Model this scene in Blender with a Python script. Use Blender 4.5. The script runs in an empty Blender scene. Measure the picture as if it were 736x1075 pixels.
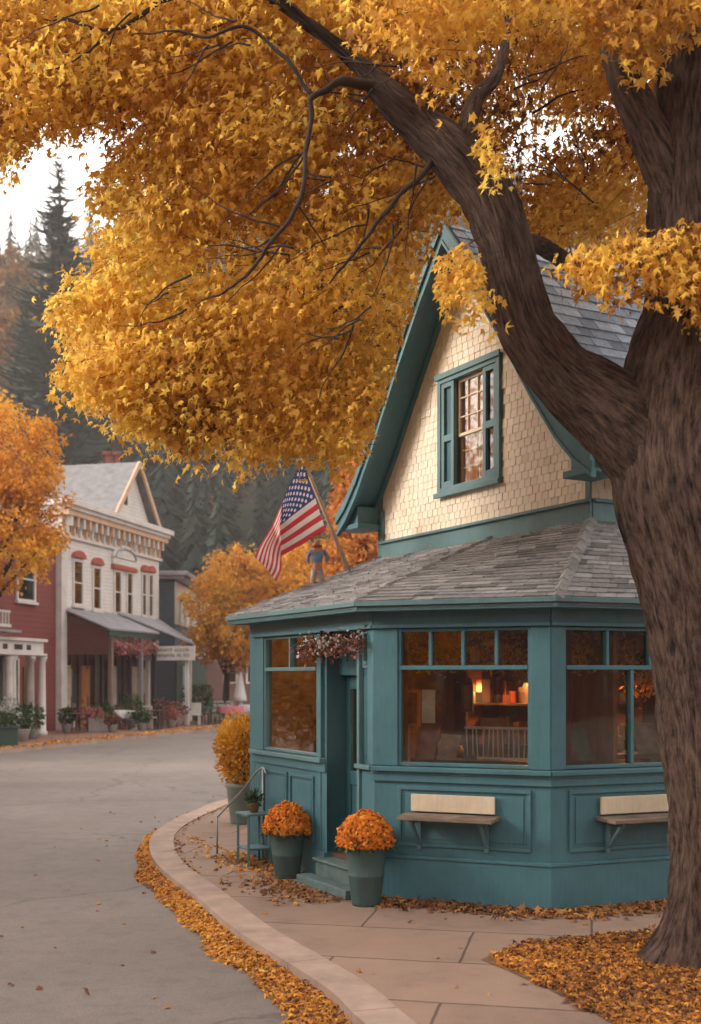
import bpy, bmesh, math, random
import numpy as np
from mathutils import Vector, Matrix, noise as mnoise
from mathutils.geometry import tessellate_polygon
R = math.radians
random.seed(7); RNG = np.random.default_rng(11)
sc = bpy.context.scene
COL = sc.collection
F, CX, HY, H = 1200.0, 368.0, 711.0, 2.1

def P(x, y, Y): return Vector(((x-CX)/F*Y, Y, H-(y-HY)*Y/F))
def G(x, y, z=0.0):
    Y = F*(H-z)/(y-HY); return Vector(((x-CX)/F*Y, Y, z))

# ---------------------------------------------------------------- materials
MATS = {}
def nodes(name):
    m = bpy.data.materials.new(name); m.use_nodes = True
    nt = m.node_tree; b = nt.nodes['Principled BSDF']; MATS[name] = m
    return m, nt, b
def nn(nt, t, **kw):
    n = nt.nodes.new(t)
    for k, v in kw.items():
        if hasattr(n, k): setattr(n, k, v)
        else: n.inputs[k].default_value = v
    return n
def c4(c): return (c[0], c[1], c[2], 1)
def ramp(nt, fac, stops):
    r = nt.nodes.new('ShaderNodeValToRGB')
    while len(r.color_ramp.elements) < len(stops): r.color_ramp.elements.new(0.5)
    for e, (p, c) in zip(r.color_ramp.elements, stops): e.position = p; e.color = c4(c)
    nt.links.new(fac, r.inputs[0]); return r.outputs[0]
def coords(nt, scale=(1,1,1), obj=True, rot=(0,0,0)):
    tc = nt.nodes.new('ShaderNodeTexCoord'); mp = nt.nodes.new('ShaderNodeMapping')
    mp.inputs['Scale'].default_value = scale; mp.inputs['Rotation'].default_value = rot
    nt.links.new(tc.outputs['Object'], mp.inputs[0]); return mp.outputs[0]
def noise_n(nt, vec, scale, detail=5, rough=.6):
    n = nn(nt, 'ShaderNodeTexNoise', Scale=scale, Detail=detail, Roughness=rough)
    nt.links.new(vec, n.inputs['Vector']); return n.outputs['Fac']
def bump(nt, b, h, strength=.3, dist=.01, prev=None):
    bp = nn(nt, 'ShaderNodeBump', Strength=strength, Distance=dist)
    nt.links.new(h, bp.inputs['Height'])
    if prev is not None: nt.links.new(prev, bp.inputs['Normal'])
    nt.links.new(bp.outputs[0], b.inputs['Normal']); return bp.outputs[0]
def mixc(nt, fac, a, bb, mode='MIX'):
    m = nt.nodes.new('ShaderNodeMix'); m.data_type = 'RGBA'; m.blend_type = mode
    for s, v in ((0, fac), (6, a), (7, bb)):
        if isinstance(v, (int, float)): m.inputs[s].default_value = v
        elif isinstance(v, tuple): m.inputs[s].default_value = c4(v)
        else: nt.links.new(v, m.inputs[s])
    return m.outputs[2]
def mat(name, c, rough=.6, var=.18, scale=3.0, bs=.15, fine=60, metal=0, stretch=(1,1,1), spec=.4):
    m, nt, b = nodes(name)
    v = coords(nt, stretch)
    f = noise_n(nt, v, scale, 8, .65)
    lo = tuple(x*(1-var) for x in c); hi = tuple(min(1, x*(1+var)) for x in c)
    nt.links.new(ramp(nt, f, [(.3, lo), (.7, hi)]), b.inputs['Base Color'])
    b.inputs['Roughness'].default_value = rough; b.inputs['Metallic'].default_value = metal
    b.inputs['Specular IOR Level'].default_value = spec
    if bs: bump(nt, b, noise_n(nt, v, fine, 4), bs, .004)
    return m
def paint(name, c, wear=(.3,.27,.22), amount=.12, rough=.5):
    """house paint: faint brush streaks, grime blotches and chips"""
    m, nt, b = nodes(name)
    v = coords(nt); vs = coords(nt, (9, 9, 1.1))
    f = noise_n(nt, v, 1.7, 9, .7); s = noise_n(nt, vs, 4, 6, .6)
    base = ramp(nt, f, [(.28, tuple(x*.70 for x in c)), (.5, tuple(x*.97 for x in c)), (.75, tuple(x*1.18+.004 for x in c))])
    base = mixc(nt, .22, base, ramp(nt, s, [(.35, tuple(x*.7 for x in c)), (.65, tuple(x*1.2+.01 for x in c))]))
    chips = noise_n(nt, v, 14, 10, .75)
    cf = ramp(nt, chips, [(.66-amount*.3, (0,0,0)), (.72-amount*.3, (1,1,1))])
    nt.links.new(mixc(nt, cf, base, wear), b.inputs['Base Color'])
    b.inputs['Roughness'].default_value = rough
    b.inputs['Specular IOR Level'].default_value = .35
    bump(nt, b, s, .12, .004)
    return m
def attr_mat(name, stops, rough=.8, transl=0.0, bumpy=0, spec=.3):
    """colour picked per face from the 'rnd' attribute"""
    m, nt, b = nodes(name)
    a = nn(nt, 'ShaderNodeAttribute', attribute_name='rnd')
    col = ramp(nt, a.outputs['Fac'], stops)
    if bumpy:
        v = coords(nt); f = noise_n(nt, v, 18, 8, .7)
        col = mixc(nt, .75, col, ramp(nt, f, [(.25, (.45,.45,.45)), (.75, (1.25,1.25,1.25))]), 'MULTIPLY')
        bump(nt, b, noise_n(nt, v, bumpy, 5), .4, .006)
    nt.links.new(col, b.inputs['Base Color'])
    b.inputs['Roughness'].default_value = rough
    b.inputs['Specular IOR Level'].default_value = spec
    if transl:
        t = nn(nt, 'ShaderNodeBsdfTranslucent'); mx = nn(nt, 'ShaderNodeMixShader'); mx.inputs[0].default_value = transl
        nt.links.new(col, t.inputs[0]); out = nt.nodes['Material Output']
        nt.links.new(b.outputs[0], mx.inputs[1]); nt.links.new(t.outputs[0], mx.inputs[2]); nt.links.new(mx.outputs[0], out.inputs[0])
    return m
def glass(name, tint=(.8,.82,.8), refl=.06, mult=1.2):
    m, nt, b = nodes(name)
    nt.nodes.remove(b)
    g = nn(nt, 'ShaderNodeBsdfGlossy', Roughness=.03); t = nn(nt, 'ShaderNodeBsdfTransparent'); t.inputs[0].default_value = c4(tint)
    g.inputs[0].default_value = (.9,.9,.9,1)
    fr = nn(nt, 'ShaderNodeFresnel', IOR=1.5); mx = nn(nt, 'ShaderNodeMixShader')
    ma = nn(nt, 'ShaderNodeMath', operation='MULTIPLY_ADD'); nt.links.new(fr.outputs[0], ma.inputs[0])
    ma.inputs[1].default_value = mult; ma.inputs[2].default_value = refl; ma.use_clamp = True
    v = coords(nt); bp = nn(nt, 'ShaderNodeBump', Strength=.12, Distance=.01)
    nt.links.new(noise_n(nt, v, 2.2, 2), bp.inputs['Height']); nt.links.new(bp.outputs[0], g.inputs['Normal'])
    nt.links.new(ma.outputs[0], mx.inputs[0]); nt.links.new(t.outputs[0], mx.inputs[1]); nt.links.new(g.outputs[0], mx.inputs[2])
    nt.links.new(mx.outputs[0], nt.nodes['Material Output'].inputs[0]); return m
def emit(name, c, s):
    m, nt, b = nodes(name); b.inputs['Emission Color'].default_value = c4(c); b.inputs['Emission Strength'].default_value = s
    b.inputs['Base Color'].default_value = c4(c); return m

TEAL = (.058,.160,.195)
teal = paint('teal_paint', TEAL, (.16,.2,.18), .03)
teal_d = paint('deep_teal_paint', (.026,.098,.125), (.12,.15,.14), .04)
teal_l = paint('pale_teal_paint', (.095,.195,.215), (.3,.3,.26), .1)
cream = paint('cream_paint', (.62,.52,.38), (.35,.28,.2), .03)
white = paint('white_paint', (.55,.515,.49), (.4,.36,.32), .03)
tan = paint('tan_paint', (.42,.30,.19), (.3,.2,.12), .05)
stepm = mat('worn_step_paint', (.085,.135,.14), .8, .3, 6, .4)
wood = mat('weathered_wood', (.17,.125,.095), .85, .45, 5, .5, 40, stretch=(1,1,7))
dwood = mat('dark_wood', (.085,.042,.024), .55, .4, 5, .3, 40, stretch=(1,1,6))
floorw = mat('floor_boards', (.10,.055,.032), .5, .35, 6, .2)
iwall = mat('interior_boards', (.24,.105,.05), .7, .35, 2.5, .3, stretch=(5,5,1))
gl = glass('shop_glass', (.86,.84,.80), .03)
gl2 = glass('old_window_glass', (.94,.92,.88), .0, .45)
gl_far = glass('dark_glass', (.35,.37,.4), .15)
metal = mat('grey_metal', (.3,.31,.33), .45, .15, 5, .05, metal=.6)
brass = mat('brass', (.5,.33,.12), .35, .1, 5, 0, metal=1)
black = mat('black_paint', (.02,.02,.022), .5, .2, 5, .1)
greenp = mat('dark_green_paint', (.025,.055,.045), .6, .25, 3, .1)
concrete = None
shingle_grey = attr_mat('grey_roof_shingles', [(0,(.13,.135,.14)),(.15,(.235,.24,.248)),(.8,(.32,.325,.335)),(1,(.41,.415,.43))], .9, bumpy=70)
shingle_blue = attr_mat('blue_grey_roof_shingles', [(0,(.16,.22,.32)),(.6,(.29,.40,.56)),(1,(.42,.55,.72))], .75, bumpy=70)
shingle_cream = attr_mat('cream_wall_shingles', [(0,(.62,.53,.41)),(.1,(.72,.63,.50)),(.9,(.77,.69,.56)),(1,(.80,.72,.60))], .75)
GOLD = [(0,(.15,.06,.022)),(.14,(.34,.15,.035)),(.36,(.68,.38,.07)),(.66,(.84,.54,.10)),(.9,(.88,.65,.14)),(1,(.68,.55,.15))]
leaf_gold = attr_mat('golden_maple_leaves', GOLD, .65, .68)
leaf_or = attr_mat('orange_tree_leaves', [(0,(.36,.12,.02)),(.3,(.64,.27,.03)),(.7,(.78,.42,.045)),(1,(.80,.52,.07))], .7, .4)
leaf_ye = attr_mat('yellow_tree_leaves', [(0,(.22,.10,.02)),(.3,(.50,.21,.022)),(.7,(.66,.31,.03)),(1,(.66,.42,.06))], .7, .4)
leaf_dull = attr_mat('dull_orange_leaves', [(0,(.10,.045,.015)),(.5,(.26,.12,.03)),(1,(.36,.20,.05))], .8, .3)
leaf_red = attr_mat('red_tree_leaves', [(0,(.24,.06,.015)),(.5,(.52,.17,.03)),(1,(.68,.32,.05))], .7, .4)
leaf_green = attr_mat('green_leaves', [(0,(.015,.035,.012)),(.6,(.04,.085,.025)),(1,(.09,.13,.04))], .6, .25)
conif = attr_mat('conifer_needles', [(0,(.010,.022,.018)),(.6,(.022,.042,.032)),(1,(.045,.066,.045))], .85)
forest_m = attr_mat('forest_foliage', [(0,(.003,.010,.007)),(.70,(.010,.027,.018)),(.86,(.05,.05,.025)),(.90,(.10,.055,.022)),(.95,(.17,.09,.03)),(1,(.26,.14,.045))], .85)
mum = attr_mat('orange_mum_petals', [(0,(.30,.06,.008)),(.3,(.62,.17,.015)),(.8,(.80,.27,.02)),(1,(.86,.36,.05))], .6, .3)
mum_y = attr_mat('yellow_blossom', [(0,(.30,.13,.02)),(.4,(.68,.34,.03)),(1,(.80,.50,.08))], .6, .3)
dried = attr_mat('dried_flowers', [(0,(.05,.018,.012)),(.55,(.17,.06,.04)),(.85,(.34,.15,.10)),(1,(.52,.32,.24))], .7, .2)
pinkfl = attr_mat('pink_blossom', [(0,(.10,.14,.05)),(.35,(.35,.08,.09)),(.8,(.55,.20,.20)),(1,(.62,.36,.34))], .7, .2)
whitefl = attr_mat('white_blossom', [(0,(.10,.15,.08)),(.4,(.4,.42,.4)),(1,(.66,.68,.68))], .7, .2)
litter_m = attr_mat('fallen_leaf_colours', [(0,(.11,.045,.018)),(.22,(.32,.12,.025)),(.6,(.60,.24,.035)),(.85,(.70,.34,.05)),(1,(.62,.38,.10))], .75, .1)
litter_b = attr_mat('brown_fallen_leaf_colours', [(0,(.09,.04,.02)),(.4,(.24,.10,.035)),(.8,(.42,.19,.05)),(1,(.5,.27,.08))], .8, .1)

def road_mat():
    m, nt, b = nodes('asphalt')
    v = coords(nt)
    f = noise_n(nt, v, .35, 6, .6); g = noise_n(nt, v, 90, 3, .7); k = noise_n(nt, v, 5, 8, .7)
    c = ramp(nt, f, [(.3,(.138,.116,.106)),(.7,(.198,.170,.155))])
    c = mixc(nt, .5, c, ramp(nt, g, [(.35,(.45,.45,.45)),(.65,(1.45,1.42,1.38))]), 'MULTIPLY')
    c = mixc(nt, .6, c, ramp(nt, k, [(.3,(.62,.62,.62)),(.5,(1,1,1)),(.68,(1.14,1.13,1.12))]), 'MULTIPLY')
    w = nn(nt, 'ShaderNodeTexVoronoi', feature='DISTANCE_TO_EDGE', Scale=.22)
    wv = nn(nt, 'ShaderNodeVectorMath', operation='ADD'); nz = nn(nt, 'ShaderNodeTexNoise', Scale=1.3, Detail=6)
    nt.links.new(v, nz.inputs['Vector']); nt.links.new(v, wv.inputs[0]); nt.links.new(nz.outputs['Color'], wv.inputs[1]); nt.links.new(wv.outputs[0], w.inputs['Vector'])
    cr = ramp(nt, w.outputs['Distance'], [(0,(.3,.3,.3)),(.008,(1,1,1))])
    c = mixc(nt, .6, c, cr, 'MULTIPLY')
    nt.links.new(c, b.inputs['Base Color']); b.inputs['Roughness'].default_value = .72
    bump(nt, b, g, .35, .006); return m
def walk_mat(name, ca, cb, bw, bh, rot, mort=.012, off=.5):
    m, nt, b = nodes(name)
    v = coords(nt, rot=(0,0,rot)); v0 = coords(nt)
    wv = nn(nt, 'ShaderNodeVectorMath', operation='MULTIPLY_ADD'); nz = nn(nt, 'ShaderNodeTexNoise', Scale=3.0, Detail=3)
    nt.links.new(v0, nz.inputs['Vector']); nt.links.new(nz.outputs['Color'], wv.inputs[0]); wv.inputs[1].default_value = (.03,.03,0); nt.links.new(v, wv.inputs[2])
    br = nn(nt, 'ShaderNodeTexBrick', Scale=1.0); br.offset = off
    br.inputs['Brick Width'].default_value = bw; br.inputs['Row Height'].default_value = bh
    br.inputs['Mortar Size'].default_value = mort; br.inputs['Mortar Smooth'].default_value = .3
    br.inputs['Color1'].default_value = c4(ca); br.inputs['Color2'].default_value = c4(cb); br.inputs['Mortar'].default_value = (ca[0]*.38, ca[1]*.36, ca[2]*.34, 1)
    nt.links.new(wv.outputs[0], br.inputs['Vector'])
    f = noise_n(nt, v0, 1.1, 9, .7); g = noise_n(nt, v0, 70, 3)
    c = mixc(nt, .7, br.outputs['Color'], ramp(nt, f, [(.30,(.50,.46,.43)),(.47,(.92,.92,.92)),(.70,(1.2,1.17,1.14))]), 'MULTIPLY')
    c = mixc(nt, .35, c, ramp(nt, g, [(.3,(.7,.7,.7)),(.7,(1.2,1.2,1.2))]), 'MULTIPLY')
    nt.links.new(c, b.inputs['Base Color']); b.inputs['Roughness'].default_value = .8
    inv = nn(nt, 'ShaderNodeMath', operation='SUBTRACT'); inv.inputs[0].default_value = 1; nt.links.new(br.outputs['Fac'], inv.inputs[1])
    n1 = bump(nt, b, inv.outputs[0], .6, .01); bump(nt, b, g, .25, .004, n1); return m
asphalt = road_mat()
paving = walk_mat('pavement_slabs', (.27,.185,.14), (.235,.158,.12), 1.9, 1.05, R(12))
brickpave = walk_mat('brick_pavement', (.27,.135,.085), (.22,.105,.07), .9, .45, R(-14), .03)
kerbm = mat('kerb_concrete', (.33,.245,.20), .85, .25, 3, .4, 70)
soil = mat('leaf_mould_soil', (.16,.08,.035), .95, .5, 8, .8, 40)
hillm = mat('hill_ground', (.03,.032,.018), .95, .4, .08, 0)
def bark_mat():
    m, nt, b = nodes('bark')
    a = nn(nt, 'ShaderNodeAttribute', attribute_name='bark')
    mp = nn(nt, 'ShaderNodeMapping'); mp.inputs['Scale'].default_value = (1,1,.17); nt.links.new(a.outputs['Vector'], mp.inputs[0])
    f = noise_n(nt, mp.outputs[0], 36, 10, .74); g = noise_n(nt, mp.outputs[0], 75, 5, .6); big = noise_n(nt, a.outputs['Vector'], 1.6, 4)
    c = ramp(nt, f, [(.38,(.014,.009,.007)),(.48,(.066,.042,.033)),(.68,(.165,.112,.090))])
    c = mixc(nt, .6, c, ramp(nt, big, [(.3,(.7,.66,.62)),(.7,(1.2,1.15,1.12))]), 'MULTIPLY')
    nt.links.new(c, b.inputs['Base Color']); b.inputs['Roughness'].default_value = .9; b.inputs['Specular IOR Level'].default_value = .2
    n1 = bump(nt, b, f, 1.0, .035); bump(nt, b, g, .6, .01, n1); return m
bark = bark_mat()
barkf = mat('thin_bark', (.028,.016,.011), .9, .4, 8, .3)
def siding_mat(name, c, row=.12, far=True):
    m, nt, b = nodes(name)
    tc = nt.nodes.new('ShaderNodeTexCoord'); sx = nn(nt, 'ShaderNodeSeparateXYZ'); nt.links.new(tc.outputs['Object'], sx.inputs[0])
    d = nn(nt, 'ShaderNodeMath', operation='DIVIDE'); nt.links.new(sx.outputs['Z'], d.inputs[0]); d.inputs[1].default_value = row
    fr = nn(nt, 'ShaderNodeMath', operation='FRACT'); nt.links.new(d.outputs[0], fr.inputs[0])
    f = noise_n(nt, coords(nt), .8, 7, .7)
    base = ramp(nt, f, [(.3, tuple(x*.8 for x in c)), (.7, tuple(x*1.1 for x in c))])
    c2 = mixc(nt, 1, base, ramp(nt, fr.outputs[0], [(0,(.55,.55,.55)),(.12,(1,1,1)),(1,(.96,.96,.96))]), 'MULTIPLY')
    nt.links.new(c2, b.inputs['Base Color']); b.inputs['Roughness'].default_value = .65
    inv = nn(nt, 'ShaderNodeMath', operation='SUBTRACT'); inv.inputs[0].default_value = 1; nt.links.new(fr.outputs[0], inv.inputs[1])
    bump(nt, b, inv.outputs[0], .8, .03); return m
red_siding = siding_mat('red_clapboard', (.16,.026,.022), .2)
white_siding = siding_mat('white_clapboard', (.57,.53,.50), .16)
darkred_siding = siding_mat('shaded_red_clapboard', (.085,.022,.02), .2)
blue_siding = siding_mat('blue_clapboard', (.05,.075,.10), .2)
brown_siding = siding_mat('brown_clapboard', (.10,.045,.035), .2)
brickm = walk_mat('chimney_brick', (.24,.07,.05), (.18,.05,.04), .3, .1, 0, .015)
slate = mat('pale_slate_roof', (.17,.168,.175), .8, .25, 3, .3)
tin = mat('tin_roof', (.27,.27,.29), .5, .25, 2, .2, metal=.3)
redtrim = paint('red_trim', (.34,.07,.05), (.3,.2,.16), .03)
peach = paint('peach_trim', (.55,.36,.24), (.4,.3,.2), .03)
darkin = mat('dark_interior', (.035,.022,.018), .8, .4, 2, 0)
curtain = mat('pink_curtain', (.58,.34,.29), .9, .3, 9, .2, stretch=(6,6,.5))
paper = mat('aged_paper', (.55,.50,.42), .9, .2, 6, 0)

def bis(p, n1, n2, o):
    b = (n1+n2).normalized(); return p+b*(o/b.dot(n1))
# ---------------------------------------------------------------- mesh helpers
def origin_of(o):
    v = Vector((0,0,0))
    while o is not None: v = v + o.location; o = o.parent
    return v
def finish(name, me, m, parent, bevel=0, smooth=False):
    o = bpy.data.objects.new(name, me); COL.objects.link(o)
    if parent is not None: o.parent = parent
    if m is not None:
        for mm in (m if isinstance(m, (list, tuple)) else [m]): me.materials.append(mm)
    if smooth:
        me.polygons.foreach_set('use_smooth', [True]*len(me.polygons))
    if bevel:
        b = o.modifiers.new('Bevel', 'BEVEL'); b.width = bevel; b.segments = 2; b.limit_method = 'ANGLE'; b.angle_limit = R(40)
    return o
def tag(o, label=None, cat=None, group=None, kind=None):
    if label: o['label'] = label
    if cat: o['category'] = cat
    if group: o['group'] = group
    if kind: o['kind'] = kind
    return o
def thing(name, loc, label, cat, group=None):
    o = bpy.data.objects.new(name, None); COL.objects.link(o); o.location = Vector(loc); o.empty_display_size = .2
    return tag(o, label, cat, group)
class MB:
    def __init__(s): s.v = []; s.f = []; s.mi = []; s.r = []
    def add(s, vs, fs, mi=0, r=None):
        n = len(s.v); s.v += [tuple(v) for v in vs]
        if r is None: r = random.random()
        for f in fs: s.f.append(tuple(i+n for i in f)); s.mi.append(mi); s.r.append(r)
    def hexa(s, p, mi=0, r=None):  # 8 corners: bottom 4 ccw, top 4
        s.add(p, [(3,2,1,0),(4,5,6,7),(0,1,5,4),(1,2,6,5),(2,3,7,6),(3,0,4,7)], mi, r)
    def box(s, c, sz, rz=0, mi=0, r=None, M=None):
        hx, hy, hz = sz[0]/2, sz[1]/2, sz[2]/2
        M2 = (Matrix.Rotation(rz, 3, 'Z') if M is None else M); c = Vector(c)
        s.hexa([c + M2 @ Vector(q) for q in ((-hx,-hy,-hz),(hx,-hy,-hz),(hx,hy,-hz),(-hx,hy,-hz),(-hx,-hy,hz),(hx,-hy,hz),(hx,hy,hz),(-hx,hy,hz))], mi, r)
    def bar(s, a, b, w, h=None, mi=0):
        a = Vector(a); b = Vector(b); h = h or w; z = (b-a).normalized()
        up = Vector((0,0,1)) if abs(z.z) < .9 else Vector((1,0,0))
        x = z.cross(up).normalized(); y = z.cross(x)
        p = []
        for e in (a, b):
            for i, j in ((-1,-1),(1,-1),(1,1),(-1,1)): p.append(e + x*i*w/2 + y*j*h/2)
        s.hexa(p, mi)
    def prism(s, poly, z0, z1, mi=0):
        n = len(poly); vs = [(p[0], p[1], z0) for p in poly] + [(p[0], p[1], z1) for p in poly]
        s.add(vs, [tuple(range(n-1,-1,-1)), tuple(range(n, 2*n))] + [(i,(i+1)%n,(i+1)%n+n,i+n) for i in range(n)], mi)
    def extr(s, poly, vec, mi=0):
        n = len(poly); vec = Vector(vec); vs = [Vector(p) for p in poly] + [Vector(p)+vec for p in poly]
        s.add(vs, [tuple(range(n-1,-1,-1)), tuple(range(n, 2*n))] + [(i,(i+1)%n,(i+1)%n+n,i+n) for i in range(n)], mi)
    def lathe(s, prof, c=(0,0,0), n=24, mi=0, cap=True):
        vs = []; c = Vector(c)
        for r, z in prof:
            for k in range(n):
                a = 2*math.pi*k/n; vs.append((c.x+r*math.cos(a), c.y+r*math.sin(a), c.z+z))
        fs = []
        for i in range(len(prof)-1):
            for k in range(n): fs.append((i*n+k, i*n+(k+1)%n, (i+1)*n+(k+1)%n, (i+1)*n+k))
        if cap: fs.append(tuple(range(n-1,-1,-1))); fs.append(tuple((len(prof)-1)*n+k for k in range(n)))
        s.add(vs, fs, mi)
    def tube(s, pts, rad, n=8, mi=0):
        pts = [Vector(p) for p in pts]; vs = []; x = None
        for i, p in enumerate(pts):
            t = (pts[min(i+1, len(pts)-1)] - pts[max(i-1, 0)]).normalized()
            if x is None: x = t.cross(Vector((.3,.2,1)) if abs(t.z) < .9 else Vector((1,0,0))).normalized()
            x = (x - t*x.dot(t)).normalized(); y = t.cross(x); r = rad[i] if hasattr(rad, '__len__') else rad
            for k in range(n):
                a = 2*math.pi*k/n; vs.append(p + x*math.cos(a)*r + y*math.sin(a)*r)
        fs = [(i*n+k, i*n+(k+1)%n, (i+1)*n+(k+1)%n, (i+1)*n+k) for i in range(len(pts)-1) for k in range(n)]
        fs += [tuple(range(n-1,-1,-1)), tuple((len(pts)-1)*n+k for k in range(n))]
        s.add(vs, fs, mi)
    def build(s, name, m, parent=None, bevel=0, smooth=False, wn=False):
        o0 = origin_of(parent)
        me = bpy.data.meshes.new(name)
        me.from_pydata([(v[0]-o0.x, v[1]-o0.y, v[2]-o0.z) for v in s.v], [], s.f)
        me.polygons.foreach_set('material_index', s.mi)
        a = me.attributes.new('rnd', 'FLOAT', 'FACE'); a.data.foreach_set('value', s.r)
        bm = bmesh.new(); bm.from_mesh(me); bmesh.ops.recalc_face_normals(bm, faces=bm.faces); bm.to_mesh(me); bm.free()
        me.update()
        return finish(name, me, m, parent, bevel, smooth)
def part(name, m, parent, fn, bevel=.004, smooth=False):
    b = MB(); fn(b); return b.build(name, m, parent, bevel, smooth)

def np_mesh(name, V, Fq, rnd, m, parent=None, smooth=False):
    o0 = origin_of(parent); V = np.asarray(V, dtype=np.float32) - np.array(o0, dtype=np.float32)
    me = bpy.data.meshes.new(name); k = Fq.shape[1]
    me.vertices.add(len(V)); me.vertices.foreach_set('co', V.ravel())
    me.loops.add(Fq.size); me.loops.foreach_set('vertex_index', Fq.astype(np.int32).ravel())
    me.polygons.add(len(Fq)); me.polygons.foreach_set('loop_start', np.arange(0, Fq.size, k, dtype=np.int32))
    me.update(calc_edges=True)
    a = me.attributes.new('rnd', 'FLOAT', 'FACE'); a.data.foreach_set('value', np.asarray(rnd, dtype=np.float32))
    return finish(name, me, m, parent, 0, smooth)
MAPLE_V = np.array([(0,.34,.05),(0,0,0),(-.36,.02,-.12),(-.24,.30,.0),(-.56,.60,-.16),(-.17,.58,.02),(0,1.15,-.16),(.17,.58,.02),(.56,.60,-.16),(.24,.30,.0),(.36,.02,-.12)])
MAPLE_F = np.array([(0,3,2,1),(0,5,4,3),(0,7,6,5),(0,9,8,7),(0,1,10,9)])
LEAF_V = np.array([(0,0,0),(.30,.45,.06),(0,1,-.08),(-.30,.45,.06)]); LEAF_F = np.array([(0,1,2,3)])
STAR_V = np.array([(0,0,.25)] + [(math.cos(a)*(.5 if i % 2 else .28), math.sin(a)*(.5 if i % 2 else .28), (0 if i % 2 else .12)) for i, a in enumerate(np.arange(0, 2*math.pi, math.pi/5))])
STAR_F = np.array([(0, 1+2*k, 2+2*k, 1+(2*k+2) % 10) for k in range(5)])
def unit(a): return a/np.maximum(np.linalg.norm(a, axis=1, keepdims=True), 1e-9)
def leaves(name, pos, tip, up, size, m, parent=None, tpl=(MAPLE_V, MAPLE_F), rnd=None):
    N = len(pos); t = unit(tip); b = unit(np.cross(t, up)); n = np.cross(b, t); tv, tf = tpl
    wx = RNG.uniform(.45,1.1,(N,1,1)); wz = RNG.uniform(-.4,2.6,(N,1,1)); jt = RNG.normal(size=(N,len(tv),3))*.055
    tt = np.concatenate([tv[None,:,0:1]*wx+jt[...,0:1], tv[None,:,1:2]+jt[...,1:2], tv[None,:,2:3]*wz+jt[...,2:3]], 2)
    V = pos[:,None,:] + size[:,None,None]*(tt[...,0:1]*b[:,None,:] + tt[...,1:2]*t[:,None,:] + tt[...,2:3]*n[:,None,:])
    Fq = tf[None,:,:] + (np.arange(N)*len(tv))[:,None,None]
    if rnd is None: rnd = RNG.random(N)
    return np_mesh(name, V.reshape(-1,3), Fq.reshape(-1, tf.shape[1]), np.repeat(rnd, len(tf)), m, parent)
def rdir(N, zb=0.0):
    v = RNG.normal(size=(N,3)); v[:,2] += zb; return unit(v)
def in_poly(x, y, poly):
    inside = np.zeros(len(x), bool); n = len(poly); j = n-1
    for i in range(n):
        xi, yi = poly[i]; xj, yj = poly[j]
        c = ((yi > y) != (yj > y)) & (x < (xj-xi)*(y-yi)/((yj-yi) if yj != yi else 1e-9)+xi)
        inside ^= c; j = i
    return inside
def snoise(p, f, seed=0):
    """cheap smooth 3-D noise on arrays, about -1..1"""
    s = np.zeros(len(p)); r = np.random.default_rng(seed)
    for k in range(6):
        d = r.normal(size=3); d /= np.linalg.norm(d); s += np.sin(p@d*f*(.7+.35*k)+r.random()*6.28)
    return s/3.0
def sheet(name, poly, z, m, parent=None):
    tris = tessellate_polygon([[Vector((p[0], p[1], 0)) for p in poly]])
    b = MB(); b.add([(p[0], p[1], z) for p in poly], [tuple(t) for t in tris])
    o = b.build(name, m, parent)
    me = o.data
    if me.polygons and me.polygons[0].normal.z < 0: me.flip_normals()
    return o

# frame along a wall: t metres along it, o metres out of it, z up
class Frame:
    def __init__(s, p, d, n): s.p = Vector((p[0], p[1], 0)); s.d = Vector((d[0], d[1], 0)).normalized(); s.n = Vector((n[0], n[1], 0)).normalized()
    def pt(s, t, o, z): q = s.p + s.d*t + s.n*o; return Vector((q.x, q.y, z))
    def t(s, x, o=0):
        q = s.p + s.n*o; k = (x-CX)/F; return (q.x-k*q.y)/(k*s.d.y-s.d.x)
    def z(s, x, y, o=0):
        q = s.pt(s.t(x, o), o, 0); return H-(y-HY)*q.y/F
    def bx(s, b, t0, t1, o0, o1, z0, z1, mi=0, r=None):
        b.hexa([s.pt(t0,o0,z0), s.pt(t1,o0,z0), s.pt(t1,o1,z0), s.pt(t0,o1,z0), s.pt(t0,o0,z1), s.pt(t1,o0,z1), s.pt(t1,o1,z1), s.pt(t0,o1,z1)], mi, r)

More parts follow.
